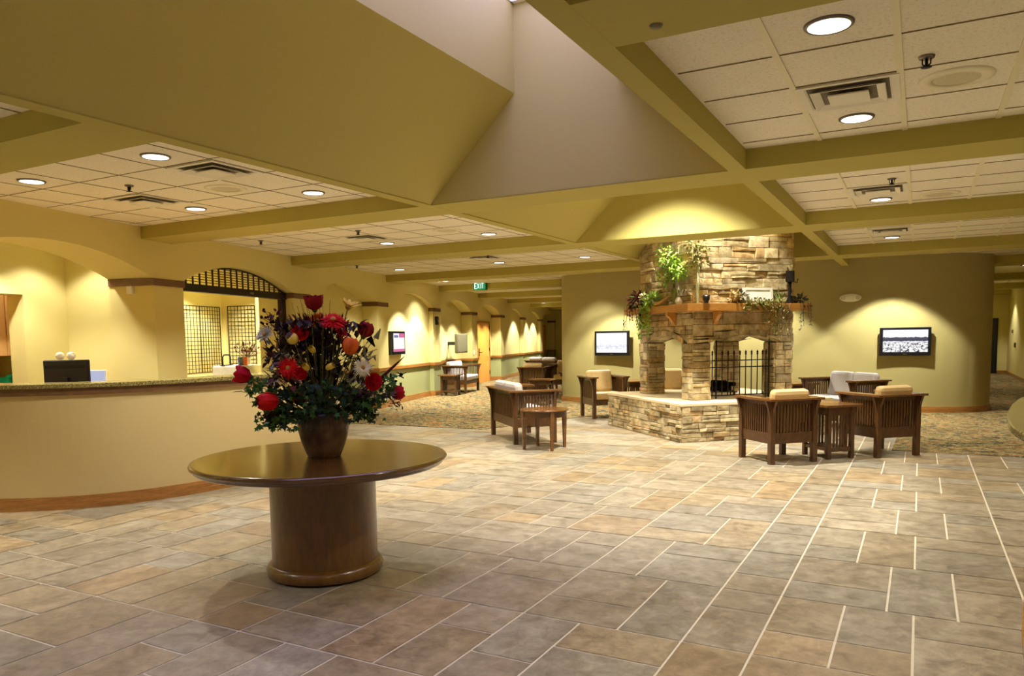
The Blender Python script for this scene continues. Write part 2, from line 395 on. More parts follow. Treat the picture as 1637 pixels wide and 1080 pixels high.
# ------------------------------------------------------------------ left arcade wall
PS=[-7.1,-3.56,0,3.43,6.95,10.56,14.18,17.78,21.4,25.0,28.6]; PW=.57
ZS,ZA=2.31,2.60; ZR=.845
DEP={0:.66,1:.66,2:.66,3:.345,4:.12,5:.345,6:.34,7:.12,8:.12,9:.34}     # by bay index (opening after pillar i)
def arc(sa,sb,n=20):
    pts=[]; h=ZA-ZS; w=(sb-sa)/2; Rr=(w*w+h*h)/(2*h); cz=ZA-Rr
    for i in range(n+1):
        s=sa+(sb-sa)*i/n; pts.append((s,cz+math.sqrt(max(0,Rr*Rr-(s-sa-w)**2))))
    return pts
def build_arcade():
    mb=MB(); TK=.66
    def vq(s0,t0,s1,t1,z0,z1,mi=0):
        mb.add([wp(s0,t0,z0),wp(s1,t1,z0),wp(s1,t1,z1),wp(s0,t0,z1)],[(0,1,2,3)],mi)
    def vw(s0,t0,s1,t1,z1,g):
        if g: vq(s0,t0,s1,t1,0,ZR,1); vq(s0,t0,s1,t1,ZR,z1)
        else: vq(s0,t0,s1,t1,0,z1)
    for i in range(1,len(PS)):
        s=PS[i]; g=i>=4
        vw(s,0,s+PW,0,ZC,g)
    for i in range(0,len(PS)-1):
        a=PS[i]+PW if i else PS[0]; b=PS[i+1]; g=i>=3; D=DEP[i]
        if i==0:
            vq(a,0,b,0,0,ZC); continue
        pts=arc(a,b)
        for k in range(len(pts)-1):
            (sa,za),(sb,zb)=pts[k],pts[k+1]
            mb.add([wp(sa,0,za),wp(sb,0,zb),wp(sb,0,ZC),wp(sa,0,ZC)],[(0,1,2,3)])
            mb.add([wp(sa,0,za),wp(sa,D,za),wp(sb,D,zb),wp(sb,0,zb)],[(0,1,2,3)])
            if i<=2: mb.add([wp(sa,D,za),wp(sb,D,zb),wp(sb,D,ZC),wp(sa,D,ZC)],[(0,1,2,3)])
        gl=g
        vw(a,0,a,D,ZS,gl); vw(b,0,b,D,ZS,gl)
        if i>=3: vw(a,D,b,D,ZA+.05,True)
        else: vq(a-PW,D,a,D,0,ZC)
    vq(PS[3],.66,PS[3]+.3,.66,0,ZC)
    # end wall of the corridor and the stretch behind the last pier
    e=wp(PS[-1]+PW,0)
    mb.add([(e.x-3,e.y-.35,0),(-7,e.y+.2,0),(-7,e.y+.2,ZC),(e.x-3,e.y-.35,ZC)],[(0,1,2,3)])
    struct('wall_left',mb,[M['paint'],M['green']])
    # caps
    for i in range(1,len(PS)):
        s=PS[i]; c=MB(); D=min(DEP.get(i-1,.3),.66); D2=DEP.get(i,.1)
        if i in (3,): D=.2
        c.box((s-.018,-.02,ZS-.09),(s+PW+.018,-.001,ZS),M_=WM)
        c.box((s-.018,-.001,ZS-.09),(s-.001,D-.005,ZS),M_=WM)
        c.box((s+PW+.001,-.001,ZS-.09),(s+PW+.018,min(D2,.19)-.005,ZS),M_=WM)
        struct('trim_cap',c,M['capwood'])
    # chair rail and skirting following the niches
    def path():
        pts=[(PS[3]+0.02,-.001)]
        for i in range(3,len(PS)-1):
            s=PS[i]; a=s+PW; b=PS[i+1]; D=DEP[i]
            pts+=[(a,0),(a,D),(b,D),(b,0)]
        pts.append((PS[-1]+PW,0)); return pts
    def run(z0,z1,th,skip=()):
        c=MB(); p=path()
        for k in range(len(p)-1):
            (sa,ta),(sb,tb)=p[k],p[k+1]
            segs=[(sa,sb)]
            if abs(ta-tb)<1e-3 and ta>.05:
                for (x0,x1) in skip:
                    if sa<x0 and x1<sb: segs=[(sa,x0),(x1,sb)]
            for (u,v) in segs:
                if abs(ta-tb)<1e-2: c.box((u-.0,ta-th,z0),(v+.0,ta-.001,z1),M_=WM)
                else:
                    up_=tb>ta
                    if up_: c.box((sa,ta-th,z0),(sa+th,tb,z1),M_=WM)
                    else: c.box((sa-th,tb-th,z0),(sa,ta,z1),M_=WM)
        return c
    DS=[(15.80,17.42),(29,30)]
    struct('trim_rail',run(.815,.885,.045,DS),M['trimwood']); struct('trim_rail',run(.80,.815,.028,DS),M['trimwood'])
    b=run(0,.10,.03,DS); b2=run(.10,.135,.018,DS)
    struct('baseboard_left',b,M['trimwood']); struct('baseboard_left_bead',b2,M['trimwood'])
build_arcade()
# end-wall door at the far left corridor
dm=MB(); dm.box((26.1,.25,0),(27.1,.33,2.02),M_=WM) ; 
def make_door(s0,s1,t,z1,name,handle=True):
    fr2=MB(); fr2.box((s0-.06,t-.05,0),(s0,t-.001,z1+.06),M_=WM); fr2.box((s1,t-.05,0),(s1+.06,t-.001,z1+.06),M_=WM); fr2.box((s0,t-.05,z1),(s1,t-.001,z1+.06),M_=WM)
    e=empty(name,wp((s0+s1)/2,t,0)); e['kind']='structure'
    inv=Matrix.Translation(-Vector(e.location))
    def rel(mb): mb.v=[tuple(inv@Vector(p)) for p in mb.v]; return mb
    rel(fr2).build('door_frame',M['trimwood'],e)
    p=MB(); p.box((s0+.005,t-.03,.01),(s1-.005,t-.002,z1-.005),M_=WM); leaf=rel(p).build('door_leaf',M['door'],e)
    if handle:
        h=MB(); h.box((s0+.12,t-.045,.92),(s0+.2,t-.03,1.16),M_=WM); h.tube([wp(s0+.16,t-.05,1.02),wp(s0+.16,t-.1,1.02),wp(s0+.3,t-.1,1.02)],.012); rel(h).build('door_handle',M['iron'],leaf)
        for z in (.25,1.05,1.8):
            g=MB(); g.box((s1-.03,t-.05,z),(s1+.02,t-.03,z+.12),M_=WM); rel(g).build('hinge',M['iron'],leaf)
    return e
make_door(15.86,17.36,.34,2.02,'door_1')
make_door(26.5,27.8,.34,2.02,'door_2',False)
# ------------------------------------------------------------------ back office behind bay 1, shop behind bay 2
def rooms():
    mb=MB()
    def q(p0,p1,z0,z1,mi=0): mb.add([wp(*p0,z0),wp(*p1,z0),wp(*p1,z1),wp(*p0,z1)],[(0,1,2,3)],mi)
    q((.2,.66),(.2,1.51),0,ZC)
    q((-.47,1.51),(.2,1.51),0,ZC); q((-2.6,1.51),(-.47,1.51),2.12,ZC); q((-7,1.51),(-2.6,1.51),0,ZC)
    q((-.47,1.51),(-.47,1.75),0,2.12)
    mb.add([wp(-2.6,1.51,2.12),wp(-.47,1.51,2.12),wp(-.47,1.75,2.12),wp(-2.6,1.75,2.12)],[(0,1,2,3)])
    q((-.2,1.75),(-.2,2.42),0,ZC); q((-4,2.42),(-.2,2.42),0,ZC); q((-.47,1.75),(-.2,1.75),0,ZC); q((-7,.66),(-7,1.51),0,ZC)
    q((-4,1.6),(-4,2.42),0,ZC)
    struct('wall_office',mb,M['paint'])
    m2=MB(); mb=m2
    def q(p0,p1,z0,z1,mi=0): m2.add([wp(*p0,z0),wp(*p1,z0),wp(*p1,z1),wp(*p0,z1)],[(0,1,2,3)],mi)
    q((.35,2.45),(5.0,2.45),0,ZC); q((5.0,2.45),(5.0,1.62),0,ZC); q((5.0,1.62),(4.86,1.62),0,ZC); q((4.86,1.62),(3.7,.67),0,ZC)
    q((.35,.66),(.35,2.45),0,ZC)
    struct('wall_shop',m2,M['paint'])
rooms()
def rel_build(mb,name,mat,e,**k):
    inv=Matrix.Translation(-Vector(e.location)); mb.v=[tuple(inv@Vector(p)) for p in mb.v]
    return mb.build(name,mat,e,**k)
# wall cabinets seen through the office opening
e=empty('wall_cabinet',wp(-1.0,2.0,1.35))
c=MB(); c.box((-2.3,1.9,1.36),(-.26,2.2,2.3),M_=WM); rel_build(c,'body',M['cabinet'],e)
for (a,b_) in ((-2.3,-1.9),(-1.9,-1.4),(-1.4,-.9),(-.9,-.40),(-.385,-.265)):
    c=MB(); c.box((a+.004,1.875,1.365),(b_-.004,1.898,2.29),M_=WM); dd=rel_build(c,'door',M['cabinet'],e)
    h_=MB(); h_.box((a+.03,1.86,1.45),(a+.05,1.875,1.58),M_=WM); rel_build(h_,'handle',M['chrome'],dd)
tag(e,'maple wall cabinets with a dark door gap seen through the office opening','cabinet')
e=empty('base_cabinet',wp(-1.0,2.0,0))
c=MB(); c.box((-2.3,1.85,.08),(-.23,2.4,.96),M_=WM); rel_build(c,'body',M['cabinet'],e)
c=MB(); c.box((-2.3,1.82,.96),(-.23,2.4,1.0),M_=WM); rel_build(c,'worktop',M['terracotta'],e)
for k in range(4):
    a=-2.3+k*.515; c=MB(); c.box((a+.006,1.825,.1),(a+.509,1.848,.94),M_=WM); dd=rel_build(c,'door',M['cabinet'],e)
    h_=MB(); h_.box((a+.45,1.81,.7),(a+.47,1.825,.82),M_=WM); rel_build(h_,'handle',M['chrome'],dd)
tag(e,'maple base cabinet with tan worktop at the back of the office','cabinet')
b=MB(); b.box((-.40,1.9,1.002),(-.26,2.05,1.09),M_=WM); b.box((-.38,1.88,1.09),(-.28,1.94,1.12),M_=WM)
tag(b.build('tape_dispenser',M['greenplastic']),'small green box standing on the office worktop','box')
b=MB(); b.box((-.66,1.95,1.002),(-.52,2.15,1.26),M_=WM); b.box((-.64,1.93,1.2),(-.54,1.96,1.25),M_=WM)
tag(b.build('coffee_maker',M['black']),'black appliance on the office worktop at the left picture edge','appliance')
b=MB(); b.box((-.05,.28,2.12),(-.001,.36,2.215),M_=WM)
tag(b.build('motion_sensor',M['white'],bev=.004),'small white sensor under the brown cap on the lit pier','sensor')
# gate in bay 2
ga,gb=PS[2]+PW,PS[3]
e=empty('rolling_gate',wp((ga+gb)/2,.2,0))
c=MB(); c.box((ga,.12,ZS-.11),(gb,.24,ZS-.005),M_=WM); rel_build(c,'header',M['gate'],e)
c=MB(); c.box((gb-.13,.14,0),(gb-.005,.22,ZS-.11),M_=WM); rel_build(c,'side_track',M['gate'],e)
c=MB(); c.box((ga+.005,.14,0),(ga+.03,.22,ZS-.11),M_=WM); rel_build(c,'side_track',M['gate'],e)
c=MB(); pts=arc(ga,gb,48)
def az(s):
    for (sa,za),(sb,zb) in zip(pts,pts[1:]):
        if sa<=s<=sb: return za+(zb-za)*(s-sa)/(sb-sa)
    return ZS
nb=19
for k in range(1,nb):
    s=ga+(gb-ga)*k/nb; z=az(s)
    if z>ZS+.01: c.box((s-.009,.165,ZS-.01),(s+.009,.185,z),M_=WM)
for k in range(1,8):
    z=ZS+k*.036; xs=[p[0] for p in pts if p[1]>=z]
    if xs: c.box((min(xs),.17,z-.005),(max(xs),.18,z+.005),M_=WM)
for (sa,za),(sb,zb) in zip(pts,pts[1:]): c.tube([wp(sa,.175,za-.012),wp(sb,.175,zb-.012)],.012,6)
rel_build(c,'arched_grille',M['gate'],e)
c=MB(); c.box(((ga+gb)/2+.32,.105,ZS-.075),((ga+gb)/2+.42,.119,ZS-.045),M_=WM); rel_build(c,'badge',M['steel'],e)
tag(e,'dark bronze rolling gate with an arched bar grille over the shop opening','gate')
def grid_panel(p0,p1,z0,z1,n,m,label,thick=False):
    e=empty('grid_panel',((p0.x+p1.x)/2,(p0.y+p1.y)/2,z0))
    c=MB()
    f=MB()
    for i in range(n+1):
        p=p0.lerp(p1,i/n); q_=f if i in (0,n) else c
        q_.tube([(p.x,p.y,z0),(p.x,p.y,z1)],.010 if i in (0,n) else .006,6)
    for j in range(m+1):
        z=z0+(z1-z0)*j/m; q_=f if j in (0,m) else c
        q_.tube([(p0.x,p0.y,z),(p1.x,p1.y,z)],.009 if j in (0,m) else .006,6)
    rel_build(c,'wire_grid',M['iron'],e); rel_build(f,'frame',M['iron'],e)
    tag(e,label,'display panel','wire display panels on the shop walls'); return e
grid_panel(wp(3.35,2.37),wp(4.2,2.37),.93,2.17,9,17,'wire grid display panel on the left in the shop, next to the gate pier')
grid_panel(wp(4.2,2.37),wp(4.86,2.40),.93,2.17,8,17,'wire grid display panel in the middle of the shop, beside the room corner')
grid_panel(wp(4.93,2.27),wp(4.93,1.68),.93,2.19,8,17,'separate wire grid panel on the right shop wall behind the dried flowers')
c=MB(); c.box((.5,2.0,0),(4.95,2.43,.86),M_=WM); c.box((.5,1.96,.86),(4.98,2.43,.9),M_=WM)
tag(c.build('display_counter',M['terracotta'],bev=.005),'tan ledge cabinet running along the shop back wall','cabinet')
e=empty('shop_table',wp(3.6,1.05,0))
c=MB(); prof=[]
for (s,t) in ((2.96,.8),(3.75,.8),(3.75,1.3),(2.96,1.3)): prof.append((s,t))
c.box((2.96,.8,.35),(3.75,1.3,1.1),M_=WM)
rel_build(c,'tablecloth',M['cloth'],e,bev=.03)
for (s,t) in ((3.0,.84),(3.7,.84),(3.0,1.26),(3.7,1.26)):
    c=MB(); c.box((s-.02,t-.02,0),(s+.02,t+.02,.36),M_=WM); rel_build(c,'leg',M['mission'],e)
tag(e,'shop table draped in a white cloth','table')
c=MB(); c.tube([wp(2.98,1.1,1.10),wp(2.98,1.1,1.24),wp(3.02,1.1,1.28),wp(3.16,1.1,1.28),wp(3.2,1.1,1.24),wp(3.2,1.1,1.10)],.012,8); c.box((2.96,1.06,1.10),(3.22,1.14,1.115),M_=WM)
tag(c.build('handled_rack',M['iron']),'black bent-wire handle rack on the white shop table','rack')
for k,(s,mm,l) in enumerate(((3.1,'scrblue_b','blue booklet leaning on the shop table'),(3.22,'orange','orange booklet leaning on the shop table'))):
    mt=M['orange'] if k else simple('booklet_blue',(70,84,120),.5,.4,40)
    c=MB(); c.box((s,.86,1.10),(s+.11,.89,1.24),M_=WM@Matrix.Rotation(0,4,'X')); tag(c.build('booklet',mt),l,'book')
# dried flowers in a clear jar on that table
e=empty('dried_flower_jar',wp(3.48,.95,1.1))
c=MB(); c.lathe([(.05,0),(.055,.02),(.05,.1),(.06,.14),(.055,.14),(.045,.1),(.05,.02),(.045,.01)],n=16); c.build('jar',M['ceramic'],e)
for k,(mt) in enumerate(('rust','olive','burg')):
    c=MB()
    for i in range(40):
        a=random.uniform(0,2*PI); el=random.uniform(.6,1.4); L=random.uniform(.16,.34)
        d=Vector((math.cos(a)*math.cos(el)*1.1,math.sin(a)*math.cos(el)*1.1,math.sin(el)))
        if i<14: c.tube([(0,0,.1),tuple(d*L*.9+Vector((0,0,.08)))],.003,4)
        c.leaf(d*L+Vector((0,0,.06)),d+Vector((random.uniform(-.5,.5),)*3),(0,0,1),.06,.03)
    c.build('dried_blooms',M[mt],e)['kind']='stuff'
tag(e,'jar of dried purple and rust flowers on the white shop table','flowers')
def smooth_path(pts,n=6):
    out=[]; P=[Vector(p) for p in pts]
    for i in range(len(P)-1):
        p0=P[max(i-1,0)];p1=P[i];p2=P[i+1];p3=P[min(i+2,len(P)-1)]
        for k in range(n):
            t=k/n; out.append(.5*((2*p1)+(p2-p0)*t+(2*p0-5*p1+4*p2-p3)*t*t+(3*p1-p0-3*p2+p3)*t**3))
    out.append(P[-1]); return [tuple(p) for p in out]
# ------------------------------------------------------------------ TV wall (convex) and right side
TVc=[(-7.45,36),(-7.45,16.3),(-7.2,16.08),(-6.6,15.88),(-5.6,15.70),(-4.4,15.60),(-3.0,15.60),(-1.6,15.68),(-.7,15.78),(-.1,15.88),(.35,16.0),(.7,16.15),(.95,16.36),(1.12,16.62),(1.2,16.95),(1.2,36)]
TV=[TVc[0]]+smooth_path(TVc[1:-1],5)+[TVc[-1]]
mb=MB(); nT=len(TV)
mb.add([(x,y,0) for x,y in TV]+[(x,y,ZC-.002) for x,y in TV],[(i,i+1,nT+i+1,nT+i) for i in range(1,nT-2)],sm=True)
mb.add([(x,y,ZC-.002) for x,y in TV],[tuple(range(nT))])
for a_,b_ in ((TV[0],TV[1]),(TV[-2],TV[-1])): mb.add([(*a_,0),(*b_,0),(*b_,ZC-.002),(*a_,ZC-.002)],[(0,1,2,3)]); struct('wall_centre',mb,M['paint'])
def offset_path(pts,d):
    out=[]
    for i,p in enumerate(pts):
        a=Vector(pts[max(i-1,0)]); b=Vector(pts[min(i+1,len(pts)-1)]); t=(b-a).normalized(); n=Vector((t.y,-t.x)); out.append(Vector(p)+n*d)
    return out
def strip(mb,path,d0,d1,z0,z1,mi=0):
    A=offset_path(path,d0); B=offset_path(path,d1); n=len(path); vs=[]
    for a,b in zip(A,B): vs+=[(a.x,a.y,z0),(b.x,b.y,z0),(b.x,b.y,z1),(a.x,a.y,z1)]
    fs=[]
    for i in range(n-1):
        o=i*4
        for j in range(4): fs.append((o+j,o+(j+1)%4,o+4+(j+1)%4,o+4+j))
    fs+=[(3,2,1,0),tuple((n-1)*4+j for j in range(4))]
    mb.add(vs,fs,mi)
mb=MB(); strip(mb,TV,-.002,.028,0,.085); strip(mb,TV,-.002,.018,.085,.115); struct('baseboard_centre',mb,M['trimwood'])
mb=MB()
mb.add([(2.7,17,0),(2.7,31.6,0),(2.7,31.6,ZC),(2.7,17,ZC)],[(0,1,2,3)])
mb.add([(2.7,17,0),(8,17,0),(8,17,ZC),(2.7,17,ZC)],[(0,1,2,3)])
mb.add([(8,-6,0),(8,17,0),(8,17,ZC),(8,-6,ZC)],[(0,1,2,3)]); struct('wall_right',mb,M['paint'])
mb=MB(); mb.add([(1.2,31.6,0),(2.7,31.6,0),(2.7,31.6,ZC),(1.2,31.6,ZC)],[(0,1,2,3)]); struct('wall_far',mb,M['paint'])
mb=MB(); mb.add([(-19,-6,0),(8,-6,0),(8,-6,ZC),(-19,-6,ZC)],[(0,1,2,3)])
mb.add([(-19,-6,0),(-19,36,0),(-19,36,ZC),(-19,-6,ZC)],[(0,1,2,3)]); struct('wall_back',mb,M['paint'])
mb=MB(); mb.box((2.67,17,0),(2.698,31.6,.11)); mb.box((1.2,31.57,0),(2.67,31.598,.11)); struct('baseboard_right',mb,M['trimwood'])
e=empty('door_3',(2.0,31.58,0)); e['kind']='structure'
mb=MB(); mb.box((-.55,-.03,0),(.37,-.003,1.9)); mb.build('door_leaf',M['black'],e)
mb=MB(); mb.box((-.6,-.05,0),(-.55,-.003,1.95)); mb.box((.37,-.05,0),(.40,-.003,1.95)); mb.box((-.6,-.05,1.9),(.4,-.003,1.95)); mb.build('door_frame',M['iron'],e)
for (y,z,h,l,n,c_) in ((29.8,1.42,.12,'small grey panel high on the corridor wall','thermostat','thermostat'),(28.9,.96,.16,'dark wall switch lower on the corridor wall','light_switch','switch')):
    mb=MB(); mb.box((2.66,y,z),(2.698,y+.15,z+h)); mb.box((2.65,y+.05,z+.03),(2.66,y+.1,z+h-.03)); tag(mb.build(n,M['gunmetal'],bev=.004),l,c_)
# ------------------------------------------------------------------ wall devices
def tv(name,c,ang,w,h,scr,label,cat='television'):
    e=empty(name,c,ang)
    b=MB(); b.box((-w/2,-.08,-h/2),(w/2,-.035,h/2)); b.build('bezel',M['black'],e,bev=.008)
    s=MB(); bx=.045 if w>h else .05; s.box((-w/2+bx+.01,-.083,-h/2+.065),(w/2-bx-.01,-.079,h/2-.045)); s.build('screen',scr,e)
    m=MB(); m.box((-w*.2,-.036,-h*.25),(w*.2,.03,h*.25)); m.build('wall_mount',M['black'],e)
    l=MB(); l.box((-.03,-.085,-h/2+.02),(.03,-.08,-h/2+.035)); l.build('badge',M['steel'],e)
    return tag(e,label,cat)
tv('television',(-.255,15.83,1.33),R(11),.86,.52,M['scrland'],'flat television showing a grey landscape on the wall right of the fireplace')
tv('television',(-5.94,15.71,1.35),R(-11),.88,.54,M['scrpale'],'flat television with an almost white picture left of the fireplace')
n_ang=TH
p=wp(8.18,.08,1.42)
e=empty('notice_screen',(p.x,p.y,p.z),TH)
b=MB(); b.box((-.40,-.07,-.27),(.40,.04,.27)); b.build('bezel',M['black'],e,bev=.01)
s=MB(); s.box((-.33,-.074,-.20),(.33,-.07,.22)); sc_=s.build('screen',M['scrwhite'],e)
s=MB(); s.box((-.33,-.077,-.20),(.33,-.074,-.14)); s.build('pink_footer',M['scrpink'],sc_)
s=MB(); s.box((-.0,-.077,.12),(.33,-.074,.22)); s.build('pink_header',M['scrpink'],sc_)
s=MB(); s.box((-.30,-.077,.12),(-.05,-.074,.18)); s.build('blue_picture',M['scrblue'],sc_)
tag(e,'black framed notice screen with white page and pink bands on the niche wall','screen')
e=empty('wall_television',wp(12.85,.14,1.36),TH)
b=MB(); b.box((-.5,-.24,-.28),(.5,-.15,.28)); b.build('housing',M['gunmetal'],e,bev=.02)
b=MB(); b.box((-.06,-.15,-.05),(.06,.20,.05)); b.build('wall_arm',M['black'],e)
b=MB(); b.box((-.46,-.245,-.24),(.46,-.24,.24)); b.build('screen',M['gunmetal'],e)
tag(e,'switched-off grey television on a swing arm above the wall loveseat','television')
e=empty('fire_bell',wp(10.78,-.01,1.98),TH); b=MB(); b.box((-.07,-.05,-.11),(.07,.008,.11)); b.build('housing',M['darkred'] if False else M['iron'],e,bev=.01); b=MB(); b.lathe([(.04,0),(.045,.02),(.02,.035)],n=12); 
bo=b.build('strobe_lens',M['steel'],e); bo.rotation_euler.x=R(90); bo.location=(0,-.05,.03)
tag(e,'small dark alarm strobe on the fourth pier below its cap','alarm')
b=MB(); b.box((14.27,-.02,1.0),(14.4,-.001,1.14),M_=WM); b.box((14.31,-.03,1.04),(14.35,-.02,1.1),M_=WM); tag(b.build('light_switch',M['white']),'white wall switch on the pier just left of the maple door','switch')
b=MB(); b.box((8.42,.10,.34),(8.52,.119,.48),M_=WM); b.box((8.44,.095,.37),(8.5,.10,.45),M_=WM); tag(b.build('wall_outlet',M['iron']),'dark outlet on the sage wainscot below the notice screen','outlet')
e=empty('emergency_light',(-1.18,15.68,2.16),R(7)); b=MB(); b.sphere((0,-.04,0),.19,20,0,(1,.28,.4)); b.build('housing',M['white'],e)
for s_ in (-1,1):
    b=MB(); b.lathe([(.035,0),(.045,.03),(.045,.035)],n=14); q_=b.build('lamp_head',M['chrome'],e); q_.location=(s_*.13,-.07,0); q_.rotation_euler.x=R(90)
tag(e,'white oval emergency light high on the wall above the grey loveseat','emergency light')
# EXIT sign on the fourth left beam
e=empty('exit_sign',(-10.05,16.97,2.845))
b=MB(); b.box((-.19,-.06,-.105),(.19,.02,.105)); b.build('housing',M['greenplastic'],e,bev=.005)
b=MB(); b.box((-.175,-.064,-.09),(.175,-.061,.09)); b.build('face',M['exitface'],e)
b=MB()
def L(x,segs):
    for (x0,z0,x1,z1) in segs: b.tube([(x+x0*.058,-.068,-.062+z0*.125),(x+x1*.058,-.068,-.062+z1*.125)],.0085,4)
L(-.145,[(0,0,0,1),(0,0,1,0),(0,.5,.8,.5),(0,1,1,1)]); L(-.065,[(0,0,1,1),(0,1,1,0)]); L(.022,[(.3,0,.3,1)]); L(.065,[(0,1,1,1),(.5,0,.5,1)])
b.build('letters',M['exitletter'],e)
tag(e,'green EXIT sign mounted on a ceiling beam over the left corridor','exit sign')
# ------------------------------------------------------------------ ceiling fixtures
LIGHTW=1.0
def spot(name,loc,power,size=105,blend=.35,par=None,rad=.06,rot=None,col=(1,.965,.88)):
    l=bpy.data.lights.new(name,'SPOT'); l.energy=power; l.spot_size=R(size); l.spot_blend=blend; l.shadow_soft_size=rad; l.color=col
    o=bpy.data.objects.new(name,l); COL.objects.link(o); o.location=loc
    if rot: o.rotation_euler=rot
    if par: o.parent=par
    return o
dl0=None
def downlight(x,y,label,power=70,size=112,blend=.45,group='recessed ceiling lights',z=ZC):
    global dl0
    e=empty('recessed_ceiling_light',(x,y,z))
    if dl0 is None:
        b=MB(); b.lathe([(.093,-.004),(.093,-.012),(.102,-.014),(.110,-.008),(.111,-.001)],n=36,cap=False); dl0=[b.build('trim_ring',M['steel'],e)]
        b=MB(); b.lathe([(.0935,-.011),(.06,-.011),(.0,-.012)],n=36,cap=False); dl0.append(b.build('lens',M['lens'],e))
    else:
        for o in dl0:
            c_=o.copy(); COL.objects.link(c_); c_.parent=e
    spot('bulb',(0,0,-.03),power,size,blend,e)
    tag(e,label,'ceiling light',group); return e
PWR=95
D=[(-.41,3.88,'largest recessed ceiling light, top right, behind the front beam'),
(-.41,5.605,'recessed ceiling light beyond the nearest right-hand air vent'),
(-.41,9.09,'recessed ceiling light in the second right-hand coffer'),
(-.41,12.75,'small recessed ceiling light in the third right-hand coffer'),
(-5.17,3.9,'recessed ceiling light left of the near-left vent, closest to the big sloping well'),
(-6.84,3.92,'recessed ceiling light at the left picture edge near the arch wall'),
(-5.17,5.605,'recessed ceiling light at the right end of the nearest left coffer'),
(-6.82,5.6,'recessed ceiling light at the far middle of the nearest left coffer'),
(-6.95,9.05,'recessed ceiling light beside the vent in the second left coffer'),
(-5.22,9.05,'recessed ceiling light at the right end of the second left coffer'),
(-9.34,12.55,'recessed ceiling light in the third left coffer, next to the arches'),
(-7.02,12.55,'middle recessed ceiling light of the third left coffer'),
(-5.29,12.58,'rightmost recessed ceiling light of the third left coffer, by the fireplace'),
(-10.51,15.67,'recessed ceiling light in the fourth left coffer, left of the exit sign')]
for x,y,l in D: downlight(x,y,l,PWR)
hid='unseen recessed ceiling light that helps light the room'
for x,y in [(-.41,7.05),(-.41,11.0),(2.4,3.9),(2.4,5.6),(2.4,9.1),(2.4,12.7),(2.4,7.05),(5,4.8),(5,8.4),(5,12),(-5.2,7.0),(-6.95,7.0),(-5.3,10.9),(-7.0,10.9),
            (-.41,.9),(2.4,.9),(-5.2,.9),(-6.9,.9),(-.41,-2.8),(2.4,-3),(-5.2,-2.8),(-2.8,-3.2),(-6.9,-3),(-8.6,14.9),(-6.4,15.0),(2.0,19.8),(2.0,25),(2.0,29.5),(-10,19),(-11,23),(-12,27)]:
    downlight(x,y,hid,PWR,group='recessed ceiling lights out of view')  # unseen lamps, added to fill the hall with light
for x,y in [(-.35,14.95),(-5.85,14.7),(-2.9,14.9)]: downlight(x,y,hid,420,100,.25,group='recessed ceiling lights out of view')
for s,t in [(8.5,-.65),(9.6,-.65),(12.05,-.65),(13.3,-.65),(15.95,-.65),(16.9,-.65),(19,-.65),(20.3,-.65),(22.5,-.65),(24,-.65)]:
    p=wp(s,t); downlight(p.x,p.y,'small wall-washing ceiling light in a row along the arches',360,94,.3,group='wall-washing ceiling lights')
# reception back office and shop lamps
for s,t,pw in [(-1.3,1.05,150),(-.35,.95,60),(-3,1.1,110),(1.6,1.7,150),(3.6,1.7,260),(4.2,1.5,120),(-.9,1.72,60)]:
    p=wp(s,t); downlight(p.x,p.y,'recessed ceiling light inside a room behind the arches',pw,110,.4,group='lights in the rooms behind the arches')
# lamps in the two closed wells
downlight(-2.75,8.35,'lamp at the top of the middle ceiling well',1150,92,.45,group='lights in the ceiling wells',z=4.445)
downlight(-2.62,10.42,'lamp at the top of the fireplace ceiling well',620,112,.4,group='lights in the ceiling wells',z=4.445)
def vent(x,y,label):
    e=empty('air_vent',(x,y,ZC)); h=.27
    def ring(mb,r0,z0,r1,z1):
        P=[(-1,-1),(1,-1),(1,1),(-1,1)]
        vs=[(a*r0,b_*r0,z0) for a,b_ in P]+[(a*r1,b_*r1,z1) for a,b_ in P]
        mb.add(vs,[(i,(i+1)%4,4+(i+1)%4,4+i) for i in range(4)])
    b=MB(); ring(b,h,-.002,h-.0,-.012); ring(b,h,-.012,h-.04,-.010); ring(b,h-.04,-.010,h-.055,-.002); b.build('frame',M['vent'],e)
    b=MB(); b.box((-h+.05,-h+.05,-.004),(h-.05,h-.05,-.001)); b.build('shade_plate',M['ventdark'],e)  # flat plate whose darker tone paints the shade inside the vent
    for k,(a,c_) in enumerate(((.20,.15),)):
        b=MB(); ring(b,a,-.028,c_,-.006); ring(b,a,-.028,a-.004,-.030); ring(b,a-.004,-.03,c_,-.008); b.build('louvre',M['vent'],e)
    b=MB(); b.box((-.11,-.11,-.034),(.11,.11,-.026)); b.build('centre_plate',M['vent'],e)
    tag(e,label,'air vent','square ceiling air vents')
vent(-.41,5.03,'square air vent in the nearest right-hand ceiling coffer'); vent(-.41,8.5,'square air vent in the second right-hand ceiling coffer')
vent(-.41,11.9,'square air vent half hidden in the third right-hand coffer'); vent(-5.17,4.46,'square air vent of the nearest left coffer beside the sloping well')
vent(-6.84,5.03,'square air vent in the middle of the nearest left coffer'); vent(-6.82,8.42,'square air vent in the second left ceiling coffer')
vent(-6.78,11.6,'square air vent in the third left ceiling coffer'); vent(2.1,19.9,'square air vent in the right corridor ceiling')
